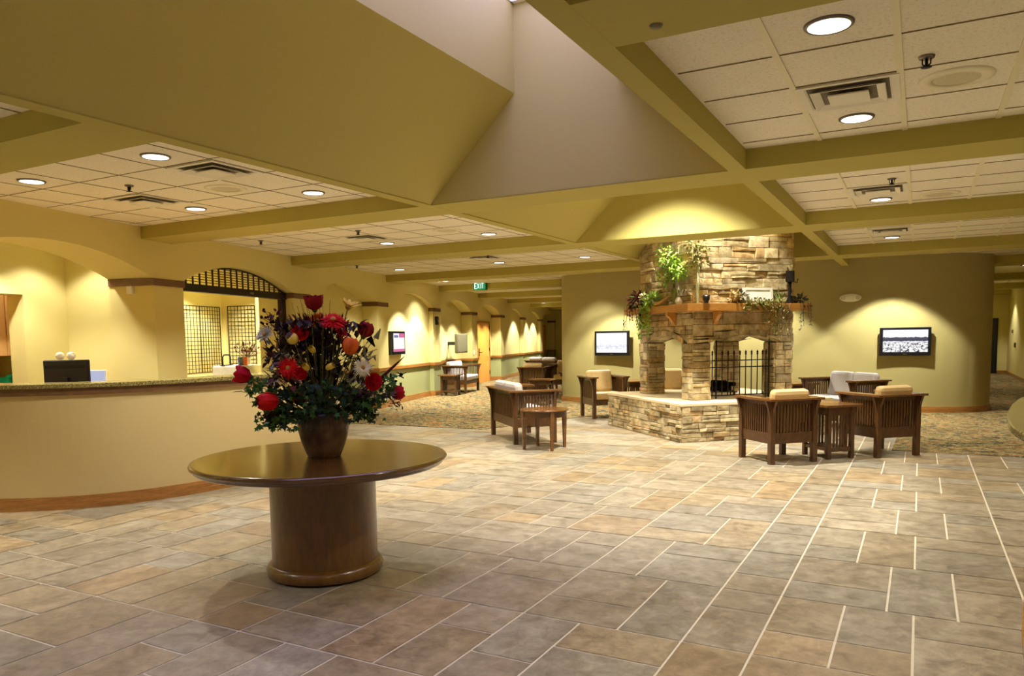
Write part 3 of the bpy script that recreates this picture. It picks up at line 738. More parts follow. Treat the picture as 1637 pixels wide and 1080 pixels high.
def sprinkler(x,y,label):
    e=empty('sprinkler_head',(x,y,ZC))
    b=MB(); b.lathe([(.04,-.001),(.036,-.012),(.012,-.014)],n=20); b.build('escutcheon',M['steel'],e)
    b=MB(); b.tube([(0,0,-.01),(0,0,-.05)],.008); b.tube([(-.02,0,-.012),(-.018,0,-.04),(0,0,-.052)],.004,6); b.tube([(.02,0,-.012),(.018,0,-.04),(0,0,-.052)],.004,6); b.build('frame_arms',M['iron'],e)
    b=MB(); b.lathe([(.0,-.053),(.026,-.053),(.026,-.057),(0,-.057)],n=12); b.build('deflector',M['iron'],e)
    tag(e,label,'sprinkler','ceiling sprinkler heads')
for x,y,l in [(-.01,4.58,'sprinkler head right of the nearest right-hand vent'),(-.27,7.95,'sprinkler head in the second right-hand coffer'),(-6.32,4.48,'sprinkler head in the nearest left coffer'),
 (-8.23,7.83,'sprinkler head in the second left coffer near the arch wall'),(-6.47,7.82,'sprinkler head beside the second left vent'),(-9.51,11.43,'sprinkler head in the third left coffer near the arches'),(-6.54,11.3,'sprinkler head beside the third left vent')]: sprinkler(x,y,l)
def speaker(x,y,label):
    e=empty('ceiling_speaker',(x,y,ZC)); b=MB(); b.lathe([(.19,-.001),(.185,-.008),(.12,-.010),(.12,-.004)],n=36,cap=False); b.build('bezel',M['tbar'],e)
    b=MB(); b.lathe([(.12,-.006),(.06,-.010),(0,-.011)],n=36,cap=False); b.build('grille',simple('speaker_mesh',(206,196,164),.8,.3,300),e)
    tag(e,label,'speaker','round ceiling speakers')
speaker(.14,5.04,'round ceiling speaker in the nearest right-hand coffer'); speaker(.14,9.09,'faint round ceiling speaker in the second right-hand coffer'); speaker(-5.72,5.04,'small round ceiling speaker in the nearest left coffer'); speaker(-5.5,8.45,'round ceiling speaker in the second left coffer')
b=MB(); b.lathe([(.0,-.012),(.022,-.010),(.028,-.001)],n=18,cap=False); tag(b.build('smoke_sensor',M['gunmetal'],loc=(-.99,3.12,ZB)),'tiny dark round sensor under the nearest right-hand beam','sensor')
# ------------------------------------------------------------------ reception counter
RP=[(-9.9,3.72),(-9.1,3.5),(-8.4,3.44),(-7.82,3.51),(-7.29,3.70),(-6.83,4.02),(-6.52,4.42),(-6.34,4.95),(-6.27,5.6),(-6.29,6.3),(-6.36,6.85),(-6.5,7.25),(-6.72,7.65),(-7.15,8.15),(-7.75,8.65),(-8.5,9.2),(-9.0,9.5)]
rp=smooth_path(RP,6)
def desk(name,path,h,label,over=.05):
    e=empty(name,(path[0][0],path[0][1],0)); ox,oy=path[0]
    loc=[(x-ox,y-oy) for x,y in path]
    b=MB(); strip(b,loc,-.16,.0,.0,h-.1); b.build('front_panel',M['fabric'],e)
    b=MB(); strip(b,loc,-.1,.022,0,.09); strip(b,loc,-.1,.034,0,.045); strip(b,loc,-.1,.014,.09,.115); b.build('base_trim',M['trimwood'],e)
    b=MB(); strip(b,loc,-.14,.025,h-.105,h-.04); b.build('top_trim',M['capwood'],e)
    b=MB(); strip(b,loc,-.34,over,h-.04,h); b.build('granite_top',M['granite'],e,bev=.006)
    tag(e,label,'counter'); return e
desk('reception_counter',rp,1.145,'long curved reception counter with beige front, granite top and oak base')
inner=[tuple(v) for v in offset_path(rp,-.75)]
ox,oy=inner[0]
e=empty('work_desk',(ox,oy,0)); loc=[(x-ox,y-oy) for x,y in inner]
b=MB(); strip(b,loc[6:-14],-.3,.40,.72,.75); b.build('worktop',M['cabinet'],e); b=MB(); strip(b,loc[6:-14],.3,.36,0,.72); b.build('modesty_panel',M['paint'],e)
tag(e,'lower staff desk behind the curved reception counter','desk')
RP2=[(1.6,1.6),(1.0,2.1),(.7,2.6),(.52,3.15),(.455,3.65),(.455,4.0),(.49,4.45),(.57,5.05),(.70,5.6),(1.05,6.3),(1.6,6.85),(2.3,7.1),(3,7.1)]
RP2=[(x+.035,y) for x,y in reversed(RP2)]
desk('information_desk',smooth_path(RP2,6),1.10,'granite-topped curved desk cut off by the right picture edge',.13)
b=MB(); b.lathe([(.02,0),(.022,.01),(.016,.08),(.02,.14),(.014,.14),(.012,.02)],n=12); o=b.build('bud_vase',M['brightgreen'],loc=(.56,4.98,1.10)); tag(o,'bright green slim holder standing on the right-hand desk','holder')
# monitors on the staff desk
e=empty('computer_monitor',(-7.90,4.76,.75),R(29.5))
b=MB(); b.box((-.235,-.02,.27),(.235,.03,.585)); b.build('housing',M['black'],e,bev=.012)
b=MB(); b.box((-.21,-.028,.5),(.2,-.02,.53)); b.build('vent_strip',M['iron'],e)
b=MB(); b.box((-.22,.03,.29),(.22,.034,.57)); b.build('screen',M['scrblue'] if False else M['iron'],e)
b=MB(); b.box((-.03,-.05,.0),(.03,-.02,.4)); b.lathe([(.14,0),(.13,.012),(.03,.02)],n=24); b.build('stand',M['black'],e)
tag(e,'black computer monitor seen from behind above the reception counter','monitor')
e=empty('laptop_screen',(-7.93,5.07,.75),R(27))
b=MB(); b.box((-.16,-.0,.22),(.14,.02,.465)); b.build('housing',M['white'],e,bev=.008)
b=MB(); b.box((-.145,-.004,.235),(.125,-.001,.45)); b.build('screen',M['scrlaptop'],e)
b=MB(); b.box((-.03,.02,0),(.02,.05,.4)); b.box((-.12,-.03,0),(.12,.12,.015)); b.build('stand',M['white'],e)
tag(e,'small pale blue screen in a white frame right of the black monitor','monitor')
b=MB(); b.box((0,0,0),(.06,.03,.55)); b.box((-.01,-.005,.5),(.07,.035,.56)); tag(b.build('desk_phone_stand',M['iron'],loc=(-8.30,5.13,.75),rotz=R(28)),'small dark upright box peeking over the pale screen','box')
for k,(x,y) in enumerate(((-8.32,4.95),(-8.25,5.03))):
    b=MB(); b.sphere((0,0,.62),.045,12); b.lathe([(.05,0),(.04,.02),(.012,.05),(.012,.58)],n=10); tag(b.build('desk_lamp',M['tbar'],loc=(x,y,.75)),('left' if k==0 else 'right')+' one of two white rounded tops behind the black monitor','lamp','white rounded tops behind the monitor')
# ------------------------------------------------------------------ pedestal table
TC=(-3.38,3.66)
e=empty('pedestal_table',(TC[0],TC[1],0))
b=MB(); b.lathe([(.74,.700),(.765,.703),(.778,.712),(.778,.722),(.788,.726),(.800,.734),(.803,.745),(.797,.755),(.785,.758)],n=96,cap=True); b.build('tabletop',M['tabletop'],e)
b=MB(); b.lathe([(.335,.06),(.335,.70)],n=64); b.build('pedestal',M['tablewood'],e)
b=MB(); b.lathe([(.352,.01),(.366,.02),(.37,.05),(.36,.075),(.345,.088),(.335,.09)],n=64); b.build('base_ring',M['tablewood'],e)
b=MB()
for k in range(8): a=2*PI*k/8+.2; b.lathe([(.02,0),(.02,.012)],c=(.3*math.cos(a),.3*math.sin(a),0),n=10)
b.build('glide',M['black'],e)
tag(e,'large round cherry table on a thick drum pedestal','table')
# ------------------------------------------------------------------ mission furniture
def mission(name,w,ncush,mat,label,group,loc,face,side=None):
    """local front is -y"""
    ang=math.atan2(face[0],-face[1]); e=empty(name,(loc[0],loc[1],0.007 if loc[2] else 0.0),ang)
    d=.64; hw=w/2; hd=d/2; L=.062
    for sx in (-1,1):
        for sy in (-1,1):
            b=MB(); x=sx*(hw-L/2); y=sy*(hd-L/2)
            b.box((x-L/2,y-L/2,0),(x+L/2,y+L/2,.735))
            # flared bracket below the arm, outward
            for (ax,ay) in ((sx,0),(0,sy)):
                pr=[]
                for k in range(6):
                    t=k/5; pr.append((.0+.055*t*t,.50+.235*t))
                vs=[];n=len(pr)
                for off in (-.016,.016):
                    for (o_,z) in pr:
                        vs.append((x+ax*(L/2+o_)+ (off if ax==0 else 0), y+ay*(L/2+o_)+(off if ay==0 else 0), z))
                    vs.append((x+ax*(L/2-.01)+(off if ax==0 else 0), y+ay*(L/2-.01)+(off if ay==0 else 0), .735))
                m=n+1
                fs=[tuple(range(m)),tuple(range(2*m-1,m-1,-1))]+[(i,(i+1)%m,m+(i+1)%m,m+i) for i in range(m)]
                b.add(vs,fs)
            b.build('leg',M['mission'],e,bev=.003)
    def slats(p0,p1,name):
        b=MB(); (x0,y0),(x1,y1)=p0,p1; Ln=math.hypot(x1-x0,y1-y0); n=max(3,int(Ln/.041)); th=.018
        horiz=abs(x1-x0)>abs(y1-y0)
        for k in range(1,n):
            t=k/n; x=x0+(x1-x0)*t; y=y0+(y1-y0)*t
            if horiz: b.box((x-.009,y-.011,.355),(x+.009,y+.011,.69))
            else: b.box((x-.011,y-.009,.355),(x+.011,y+.009,.69))
        b.build(name,M['mission'],e)
        for nm,za,zb,q_ in (('lower_rail',.235,.36,.004),('upper_rail',.685,.735,.002)):
            b=MB()
            if horiz: b.box((x0,y0-th/2-q_,za),(x1,y0+th/2+q_,zb))
            else: b.box((x0-th/2-q_,y0,za),(x0+th/2+q_,y1,zb))
            b.build(nm,M['mission'],e)
    slats((-hw+L,hd-L/2),(hw-L,hd-L/2),'back_slats')
    slats((-hw+L/2,-hd+L),(-hw+L/2,hd-L),'side_slats'); slats((hw-L/2,-hd+L),(hw-L/2,hd-L),'side_slats')
    b=MB(); b.box((-hw+L,-hd+.02,.235),(hw-L,-hd+.045,.34)); b.build('front_rail',M['mission'],e)
    for sx in (-1,1):
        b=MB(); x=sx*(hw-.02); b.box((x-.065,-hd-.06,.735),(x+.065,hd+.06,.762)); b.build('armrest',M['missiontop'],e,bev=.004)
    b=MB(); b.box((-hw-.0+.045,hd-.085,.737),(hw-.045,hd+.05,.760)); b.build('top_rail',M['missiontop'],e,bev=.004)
    for k in range(ncush):
        cw=(w-2*L)/ncush; x0=-hw+L+k*cw
        b=MB(); b.box((x0+.006,-hd-.01,.34),(x0+cw-.006,hd-.2,.47)); o=b.build('seat_cushion',mat,e,bev=.035)
        b=MB(); zt=.855; m=Matrix.Translation((0,hd-.165,.45))@Matrix.Rotation(R(-10),4,'X')
        b.box((x0+.012,-.065,0),(x0+cw-.012,.065,zt-.44),M_=m); o=b.build('back_cushion',mat,e,bev=.05)
    tag(e,label,name.replace('_',' ').replace('mission ',''),group); return e
G1='mission armchairs with tan cushions'; G2='mission loveseats with light cushions'
S=.7071
mission('armchair',.64,1,M['tan'],'slatted oak armchair with tan cushion in the foreground, left of the square side table',G1,(-1.475,9.405,0),(-S,S))
mission('armchair',.64,1,M['tan'],'slatted oak armchair with tan cushion right of the square side table',G1,(-.415,10.385,0),(-S,S))
mission('loveseat',1.17,2,M['grey'],'oak loveseat with two grey back cushions below the landscape television',G2,(-1.08,13.3,1),(-S,-S))
mission('loveseat',1.25,2,M['grey'],'oak loveseat seen from behind with two white cushions beside the round side table',G2,(-5.2,9.93,0),(S,S))
mission('armchair',.66,1,M['tan'],'oak armchair with tall tan cushion between the pale television and the stone hearth',G1,(-5.2,13.2,1),(S,-S))
mission('armchair',.64,1,M['tan'],'oak armchair glimpsed through the left fireplace opening',G1,(-4.15,14.0,1),(.3,-1))
mission('armchair',.66,1,M['tan'],'oak armchair seen from behind near the far left corridor',G1,(-8.55,17.1,1),(-.15,1))
mission('armchair',.66,1,M['tan'],'far oak armchair facing the camera beside the wall corner',G1,(-8.6,19.0,1),(.25,-1))
mission('loveseat',1.2,2,M['grey'],'distant loveseat with a white cushion deep in the left corridor',G2,(-10.6,22.0,1),(.2,1))
mission('loveseat',1.3,2,M['grey'],'dark loveseat with two white cushions against the sage wall',G2,(-11.33,18.0,1),(.9657,.2597))
def square_table(loc,w,d,h,label,ang=R(45)):
    e=empty('side_table',(loc[0],loc[1],loc[2]),ang); L=.05
    for sx in (-1,1):
        for sy in (-1,1):
            b=MB(); x=sx*(w/2-L/2);y=sy*(d/2-L/2); b.box((x-L/2,y-L/2,0),(x+L/2,y+L/2,h-.03))
            b.prism([(x+sx*.024,y-.014),(x+sx*.065,y-.014),(x+sx*.065,y+.014),(x+sx*.024,y+.014)],h-.11,h-.03)
            b.build('leg',M['mission'],e,bev=.003)
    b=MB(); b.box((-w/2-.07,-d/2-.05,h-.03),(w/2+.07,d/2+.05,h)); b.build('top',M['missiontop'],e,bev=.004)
    b=MB(); b.box((-w/2+L,-d/2+.01,h-.13),(w/2-L,-d/2+.03,h-.03)); b.box((-w/2+L,d/2-.03,h-.13),(w/2-L,d/2-.01,h-.03)); b.box((-w/2+.01,-d/2+L,h-.13),(-w/2+.03,d/2-L,h-.03)); b.box((w/2-.03,-d/2+L,h-.13),(w/2-.01,d/2-L,h-.03)); b.build('apron',M['mission'],e)
    b=MB(); b.box((-w/2+.01,-d/2+L,.10),(w/2-.01,d/2-L,.135)); b.box((-w/2+L,-d/2+.01,.09),(w/2-L,-d/2+.035,.14)); b.box((-w/2+L,d/2-.035,.09),(w/2-L,d/2-.01,.14)); b.build('shelf',M['mission'],e)
    for sy in (-1,1):
        b=MB(); n=5
        for k in range(n):
            x=(k-(n-1)/2)*.045; b.box((x-.012,sy*(d/2-.022)-.008,.135),(x+.012,sy*(d/2-.022)+.008,h-.12))
        b.build('slats',M['mission'],e)
    tag(e,label,'side table')
square_table((-.96,9.885,0),.38,.47,.655,'square slatted side table standing between the two tan armchairs')
def round_table(loc,label,r_=.33,h=.54):
    e=empty('round_side_table',loc,R(10))
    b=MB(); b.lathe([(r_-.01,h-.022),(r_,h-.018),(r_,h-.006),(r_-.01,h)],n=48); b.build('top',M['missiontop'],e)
    b=MB(); b.lathe([(r_-.03,h-.10),(r_-.03,h-.022)],n=48,cap=False); b.lathe([(r_-.05,h-.10),(r_-.05,h-.022)],n=48,cap=False); b.build('apron',M['mission'],e)
    for k in range(4):
        a=k*PI/2+.62; x,y=(r_-.04)*math.cos(a),(r_-.04)*math.sin(a)
        b=MB(); m=Matrix.Translation((x,y,0))@Matrix.Rotation(a,4,'Z')
        vs=[];
        for z,wd in ((0,.017),(h-.1,.026),(h-.022,.026)):
            vs+=[m@Vector(p) for p in ((-wd,-wd,z),(wd,-wd,z),(wd,wd,z),(-wd,wd,z))]
        fs=[(3,2,1,0),(8,9,10,11)]+[(j*4+i,j*4+(i+1)%4,j*4+4+(i+1)%4,j*4+4+i) for j in range(2) for i in range(4)]
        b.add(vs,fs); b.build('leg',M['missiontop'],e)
    tag(e,label,'side table')
round_table((-4.45,9.14,0),'round oak side table with four tapering legs beside the left loveseat')
square_table((-1.95,14.35,.007),.4,.5,.62,'dark side table behind the fireplace near the grey loveseat')
square_table((-5.05,14.6,.007),.4,.5,.6,'dark slatted side table between the pale television and the left stone pillar')
square_table((-7.35,15.0,.007),.36,.36,.58,'slatted side table in front of the wall corner left of the pale television',R(10))
square_table((-7.95,15.6,.007),.5,.36,.42,'low table behind the left loveseat in front of the far armchair',R(10))
square_table((-7.75,17.6,.007),.45,.5,.62,'dark side table half hidden by the wall corner, beside the far tan armchair',R(10))
square_table((-10.9,16.75,.007),.42,.42,.55,'dark side table at the near end of the wall loveseat',TH)
# ------------------------------------------------------------------ fireplace
FC=(-2.9,12.088,0); h=.84; FE=empty('stone_fireplace',FC,R(45))
def col_stone():
    l=random.uniform(.55,1.08); k=random.random()
    if k<.2: return (l,l*.93,l*.80)
    if k<.35: return (l*.92,l*.9,l*.9)
    if k<.45: return (l*1.02,l*.84,l*.66)
    return (l,l*.96,l*.88)
def stones(mb,o,u,n_,W,z0,z1,hmin=.05,hmax=.12,lmin=.12,lmax=.42,low=None,prot=(.008,.034)):
    """courses of ledge stone on a vertical face; o origin (x,y), u along, n_ outward"""
    o=Vector((o[0],o[1],0)); u=Vector((u[0],u[1],0)); n_=Vector((n_[0],n_[1],0)); z=z0
    while z<z1-.01:
        ch=random.uniform(hmin,hmax)
        if z1-z-ch<hmin: ch=z1-z
        x=-random.uniform(0,.01)
        while x<W-.001:
            l=random.uniform(lmin,lmax)
            if W-x-l<lmin*.7: l=W-x
            parts=[(z,z+ch)]
            if ch>.085 and random.random()<.45:
                m_=z+ch*random.uniform(.35,.65); parts=[(z,m_),(m_,z+ch)]
            for (a,b) in parts:
                lo=[a,a]
                if low:
                    lo=[max(a,low(max(0,x))),max(a,low(min(W,x+l)))]
                    if min(lo)>b-.015: continue
                    lo=[min(q_,b-.005) for q_ in lo]
                p=random.uniform(*prot); g=.005; j=lambda: random.uniform(-.004,.004)
                x0,x1=max(-.012,x)+g*.6,min(W+.012,x+l)-g*.6
                base=[(x0,lo[0]+g*.6),(x1,lo[1]+g*.6),(x1,b-g*.6),(x0,b-g*.6)]
                ins=.007
                fr2=[(x0+ins+j(),lo[0]+ins+j()),(x1-ins+j(),lo[1]+ins+j()),(x1-ins+j(),b-ins+j()),(x0+ins+j(),b-ins+j())]
                vs=[o+u*q_[0]+n_*-.01+Vector((0,0,q_[1])) for q_ in base]+[o+u*q_[0]+n_*(p*.75)+Vector((0,0,q_[1])) for q_ in base]
                vs+=[o+u*q_[0]+n_*(p+random.uniform(-.004,.006))+Vector((0,0,q_[1])) for q_ in fr2]
                cx_=sum(q_[0] for q_ in fr2)/4; cz_=sum(q_[1] for q_ in fr2)/4
                vs.append(o+u*(cx_+random.uniform(-.02,.02))+n_*(p+random.uniform(0,.010))+Vector((0,0,cz_+random.uniform(-.01,.01))))
                c=col_stone()
                mb.add(vs,[(0,1,5,4),(1,2,6,5),(2,3,7,6),(3,0,4,7),(4,5,9,8),(5,6,10,9),(6,7,11,10),(7,4,8,11),(8,9,12),(9,10,12),(10,11,12),(11,8,12)],0,c)
            x+=l
        z+=ch
def cube_stones(mb,x0,y0,x1,y1,z0,z1,**k):
    stones(mb,(x0,y0),(1,0),(0,-1),x1-x0,z0,z1,**k); stones(mb,(x1,y0),(0,1),(1,0),y1-y0,z0,z1,**k)
    stones(mb,(x1,y1),(-1,0),(0,1),x1-x0,z0,z1,**k); stones(mb,(x0,y1),(0,-1),(-1,0),y1-y0,z0,z1,**k)
H0=.505; H1=.55; hw=1.235
mb=MB(); cube_stones(mb,-hw,-hw,hw,hw,0,H0,hmin=.05,hmax=.135,lmin=.1,lmax=.34,prot=(.004,.042)); mb.box((-hw,-hw,0),(hw,hw,H0-.002),1); mb.build('hearth_base',[M['stone'],M['mortar']],FE)
mb=MB(); 
q_=.42
mb.prism([(-hw-.03,-hw-.03),(hw+.03,-hw-.03),(hw+.03,hw+.03),(-hw-.03,hw+.03)],H0,H1); mb.build('hearth_slab',M['hearthtop'],FE,bev=.008)
PWD=.28
def archz(x,W=2*h):
    a,b=PWD,W-PWD
    if x<=a or x>=b: return 1.38
    t=(x-a)/(b-a)*2-1; return 1.38+.12*(1-t*t)
for sx in (-1,1):
    for sy in (-1,1):
        mb=MB(); x0,x1=sorted((sx*h,sx*(h-PWD))); y0,y1=sorted((sy*h,sy*(h-PWD)))
        cube_stones(mb,x0,y0,x1,y1,H1,1.38,hmin=.06,hmax=.14,lmin=.12,lmax=.3); mb.box((x0+.002,y0+.002,H1),(x1-.002,y1-.002,1.39),1)
        mb.build('pillar',[M['stone'],M['mortar']],FE)
mb=MB(); ZT=4.44
for (o_,u,n_) in (((-h,-h),(1,0),(0,-1)),((h,-h),(0,1),(1,0)),((h,h),(-1,0),(0,1)),((-h,h),(0,-1),(-1,0))):
    stones(mb,o_,u,n_,2*h,1.38,ZT,low=lambda x:(archz(x)+.085 if PWD-.04<x<2*h-PWD+.04 else 1.38),hmin=.075,hmax=.19,lmin=.13,lmax=.5,prot=(.006,.036))
    # voussoirs
    nv=7
    for k in range(nv):
        xa=PWD-.03+(2*h-2*PWD+.06)*k/nv; xb=PWD-.03+(2*h-2*PWD+.06)*(k+1)/nv; g=.004
        O=Vector((o_[0],o_[1],0)); U=Vector((u[0],u[1],0)); Nn=Vector((n_[0],n_[1],0)); p=random.uniform(.015,.03)
        za,zb=archz(xa),archz(xb); pr=[(xa+g,za),(xb-g,zb),(xb-g,zb+.085-g),(xa+g,za+.085-g)]
        vs=[O+U*q[0]+Nn*(-.28)+Vector((0,0,q[1])) for q in pr]+[O+U*q[0]+Nn*p+Vector((0,0,q[1])) for q in pr]
        mb.add(vs,[(0,1,2,3),(7,6,5,4),(0,4,5,1),(1,5,6,2),(2,6,7,3),(3,7,4,0)],0,col_stone())
mb.box((-h+.005,-h+.005,1.56),(h-.005,h-.005,ZT),1)
for (x0,y0,x1,y1) in ((-h,-h,-h+PWD,-h+PWD),(h-PWD,-h,h,-h+PWD),(-h,h-PWD,-h+PWD,h),(h-PWD,h-PWD,h,h)): mb.box((x0+.005,y0+.005,1.385),(x1-.005,y1-.005,1.56),1)
mb.build('chimney_breast',[M['stone'],M['mortar']],FE)
mm=h+.2
mb=MB()
for (a,b_) in (((-mm,-mm),(mm,-h-.0)),((-mm,h),(mm,mm)),((-mm,-h),(-h,h)),((h,-h),(mm,h))): mb.box((a[0],a[1],1.845),(b_[0],b_[1],1.95))
mb.build('mantel_shelf',M['mantel'],FE,bev=.004)
def corbel(x,y,ang):
    b=MB(); m=Matrix.Translation((x,y,0))@Matrix.Rotation(ang,4,'Z')
    pr=[(0,1.845),(-.15,1.845),(-.15,1.80),(-.10,1.76),(-.05,1.70),(-.035,1.66),(0,1.65)]
    vs=[m@Vector((sx,p[0]-.03,p[1])) for sx in (-.03,.03) for p in pr]; n=len(pr)
    b.add(vs,[tuple(range(n)),tuple(range(2*n-1,n-1,-1))]+[(i,(i+1)%n,n+(i+1)%n,n+i) for i in range(n)]); b.build('corbel',M['mantel'],FE)
for t in (.34,1.30): corbel(-h+t,-h,0); corbel(h-t,h,PI)
for t in (.46,1.36): corbel(-h,-h+t,-PI/2); corbel(h,-h+t,PI/2)
tag(FE,'square stone fireplace with arched openings, raised hearth and wooden mantel','fireplace')
def fp(x,y,z=0):   # fireplace frame to world
    c,s=math.cos(R(45)),math.sin(R(45)); return Vector((FC[0]+x*c-y*s,FC[1]+x*s+y*c,z))
# iron fence in the right-hand opening
p=fp(-h+.95,-h+.02,H1); e=empty('fireplace_fence',p,R(45))
def fx(t): return t-.95
for t in (.40,1.30):
    b=MB(); b.tube([(fx(t),-.0,.01),(fx(t),-.0,.90)],.012,8); b.sphere((fx(t),0,.915),.016,8); b.build('tall_post',M['iron'],e)
    
for z_ in (.565,.465,.05):
    b=MB(); b.box((fx(.28),-.008,z_),(fx(1.38),.008,z_+.015)); b.build('rail',M['iron'],e)
for t in (.285,.335,.50,.60,.70,.80,.90,1.0,1.10,1.19,1.25):
    b=MB(); b.tube([(fx(t),0,.0 if t in(.285,1.25) else .05),(fx(t),0,.65)],.0075,6); b.lathe([(.004,.645),(.016,.66),(.010,.675),(.017,.69),(.001,.725)],c=(fx(t),0,0),n=8); b.build('spear_bar',M['iron'],e)
tag(e,'black wrought iron spear-topped fence in the right fireplace opening','fence')
e=empty('fire_grate',fp(-.05,-.22,H1),R(25))
b=MB()
for k in range(6): b.tube([(-.25+k*.1,-.15,.07),(-.25+k*.1,.15,.07),(-.25+k*.1,.17,.14)],.008,6)
b.tube([(-.28,-.15,.07),(.28,-.15,.07)],.009,6); b.tube([(-.28,.15,.07),(.28,.15,.07)],.009,6)
for x in (-.24,.24):
    for y in (-.14,.14): b.tube([(x,y,0),(x,y,.07)],.009,6)
b.build('grate_bars',M['iron'],e); tag(e,'black fire grate holding charred logs inside the fireplace','grate')
for k,(x,y,z,a,r_) in enumerate(((0,-.07,.125,8,.05),(.02,.06,.12,-6,.045),(-.02,0,.195,30,.05),(.1,.02,.19,-40,.035))):
    b=MB(); c_=math.cos(R(a)); s_=math.sin(R(a)); b.tube([(-.2*c_,-.2*s_,0),(-.05*c_,-.05*s_,.008),(.1*c_,.1*s_,-.004),(.2*c_,.2*s_,0)],[r_*.95,r_*1.04,r_,r_*.9],10)
    w=e.location; ca,sa=math.cos(R(25)),math.sin(R(25))
    o=b.build('log',M['char'],loc=(w.x+x*ca-y*sa,w.y+x*sa+y*ca,w.z+z),rotz=R(25)); tag(o,'charred log lying on the fireplace grate','log','charred logs on the grate')
e=empty('candle_lantern',fp(.55,.55,H1),R(45)); b=MB(); b.box((-.05,-.05,0),(.05,.05,.02)); b.box((-.045,-.045,.02),(.045,.045,.10)); b.box((-.05,-.05,.10),(.05,.05,.12)); b.build('body',M['iron'],e); tag(e,'small black box on the hearth seen through the right opening','box')
# ------------------------------------------------------------------ mantel decorations
MZ=1.952
def cluster(mb,c,rad,n,L,W,down=0,sc=(1,1,1)):
    for i in range(n):
        v=Vector((random.gauss(0,1),random.gauss(0,1),random.gauss(0,1))).normalized()*random.uniform(.35,1)
        p=Vector(c)+Vector((v.x*rad*sc[0],v.y*rad*sc[1],v.z*rad*sc[2]))
        d=v+Vector((random.uniform(-.6,.6),random.uniform(-.6,.6),random.uniform(-.5,.5)-down)); mb.leaf(p,d,(random.uniform(-1,1),random.uniform(-1,1),1),L*random.uniform(.7,1.3),W*random.uniform(.7,1.2))
def vine(mb,p,drop,n,L,W,out=(0,0)):
    p=Vector(p); pts=[p.copy()]
    q=p.copy()
    k=max(3,int(drop/.05))
    for i in range(k):
        q=q+Vector((random.uniform(-.012,.012)+out[0]/k,random.uniform(-.012,.012)+out[1]/k,-drop/k)); pts.append(q.copy())
    mb.tube(pts,.0035,4)
    for i in range(n):
        a=random.choice(pts[1:]); mb.leaf(a,(random.uniform(-1,1),random.uniform(-1,1),random.uniform(-1,.2)),(0,0,1),L*random.uniform(.6,1.2),W)
def rl(mb,name,mat,e,w): # world to empty-local build
    inv=(Matrix.Translation(e.location)).inverted(); mb.v=[tuple(inv@Vector(p)) for p in mb.v]; return mb.build(name,mat,e)
# left arrangement
yL=-h+1.55
e=empty('mantel_arrangement',fp(-h-.1,-h+1.45,MZ))
b=MB(); c=fp(-h-.12,-h+1.5,MZ+.12); b.v=[]; cluster(b,c,.17,200,.09,.04,.2,(1.1,1.1,.8)); 
for k in range(7):
    t=1.2+k*.11; vine(b,fp(-mm-.02,-h+t,MZ+.02),random.uniform(.2,.45),14,.05,.02)
rl(b,'dark_foliage',M['burg'],e,0)
b=MB(); cluster(b,c,.15,60,.08,.04,0,(1,1,1)); rl(b,'green_foliage',M['ivy'],e,0)
b=MB()
for k in range(3): q=fp(-h-.14,-h+1.4+.12*k,MZ+.18+.02*k); b.sphere(q,.045,10); cluster(b,q,.05,24,.04,.03)
rl(b,'rust_blooms',M['rust'],e,0)
b=MB()
for k in range(4): q=fp(-h-.16,-h+1.0+.14*k,MZ+.12+random.uniform(-.03,.06)); cluster(b,q,.05,24,.05,.03)
rl(b,'white_blooms',M['cream'],e,0)
tag(e,'dark artificial flower arrangement with rust blooms on the left mantel end','flowers')
e=empty('trailing_plant',fp(-h-.1,-h+1.05,MZ)); b=MB(); c=fp(-h-.13,-h+1.0,MZ+.08); cluster(b,c,.13,150,.07,.045,.1)
for k in range(9):
    vine(b,fp(-mm-.03,-h+.92+.045*k,MZ+.03),random.uniform(.25,.55),22,.06,.04)
rl(b,'leaves',M['lime'],e,0); b=MB(); b.lathe([(.05,0),(.06,.08)],c=fp(-h-.1,-h+1.0,MZ),n=12); rl(b,'pot',M['ceramic'],e,0)
tag(e,'bright lime-green trailing plant spilling over the left part of the mantel','plant')
e=empty('topiary_tree',fp(-h-.1,-h+.36,MZ))
b=MB(); b.lathe([(.028,0),(.036,.1),(.05,.24),(.044,.24),(.03,.1),(.02,.02)],n=18,c=fp(-h-.1,-h+.36,MZ)); rl(b,'tall_vase',M['olive'],e,0)
b=MB(); b.tube([fp(-h-.1,-h+.36,MZ+.1),fp(-h-.11,-h+.37,MZ+.5),fp(-h-.1,-h+.36,MZ+.95)],.012,6); b.tube([fp(-h-.1,-h+.36,MZ+.2),fp(-h-.14,-h+.42,MZ+.55),fp(-h-.16,-h+.5,MZ+.8)],.01,6); rl(b,'stem',M['brownleaf'],e,0)
b=MB()
for i in range(9):
    q=fp(-h-.12+random.uniform(-.08,.04),-h+.36+random.uniform(-.22,.34),MZ+random.uniform(.42,.85)); cluster(b,q,.12,58,.055,.032,.3)
for i in range(14): vine(b,fp(-h-.12+random.uniform(-.06,.02),-h+.36+random.uniform(-.15,.32),MZ+.65),random.uniform(.15,.4),16,.045,.028)
rl(b,'leaves',M['lime'],e,0)
tag(e,'tall leafy green tree in a slim vase against the upper chimney stone','plant')
e=empty('topiary_tree',fp(-h+.02,-h-.12,MZ)); b=MB(); b.lathe([(.022,0),(.024,.55),(.018,.55)],n=12,c=fp(-h+.0,-h-.12,MZ)); rl(b,'pale_stem',M['palestem'],e,0)
b=MB()
for i in range(5):
    q=fp(-h+random.uniform(-.12,.1),-h-.12+random.uniform(-.05,.04),MZ+random.uniform(.55,.88)); cluster(b,q,.11,46,.05,.03,.3)
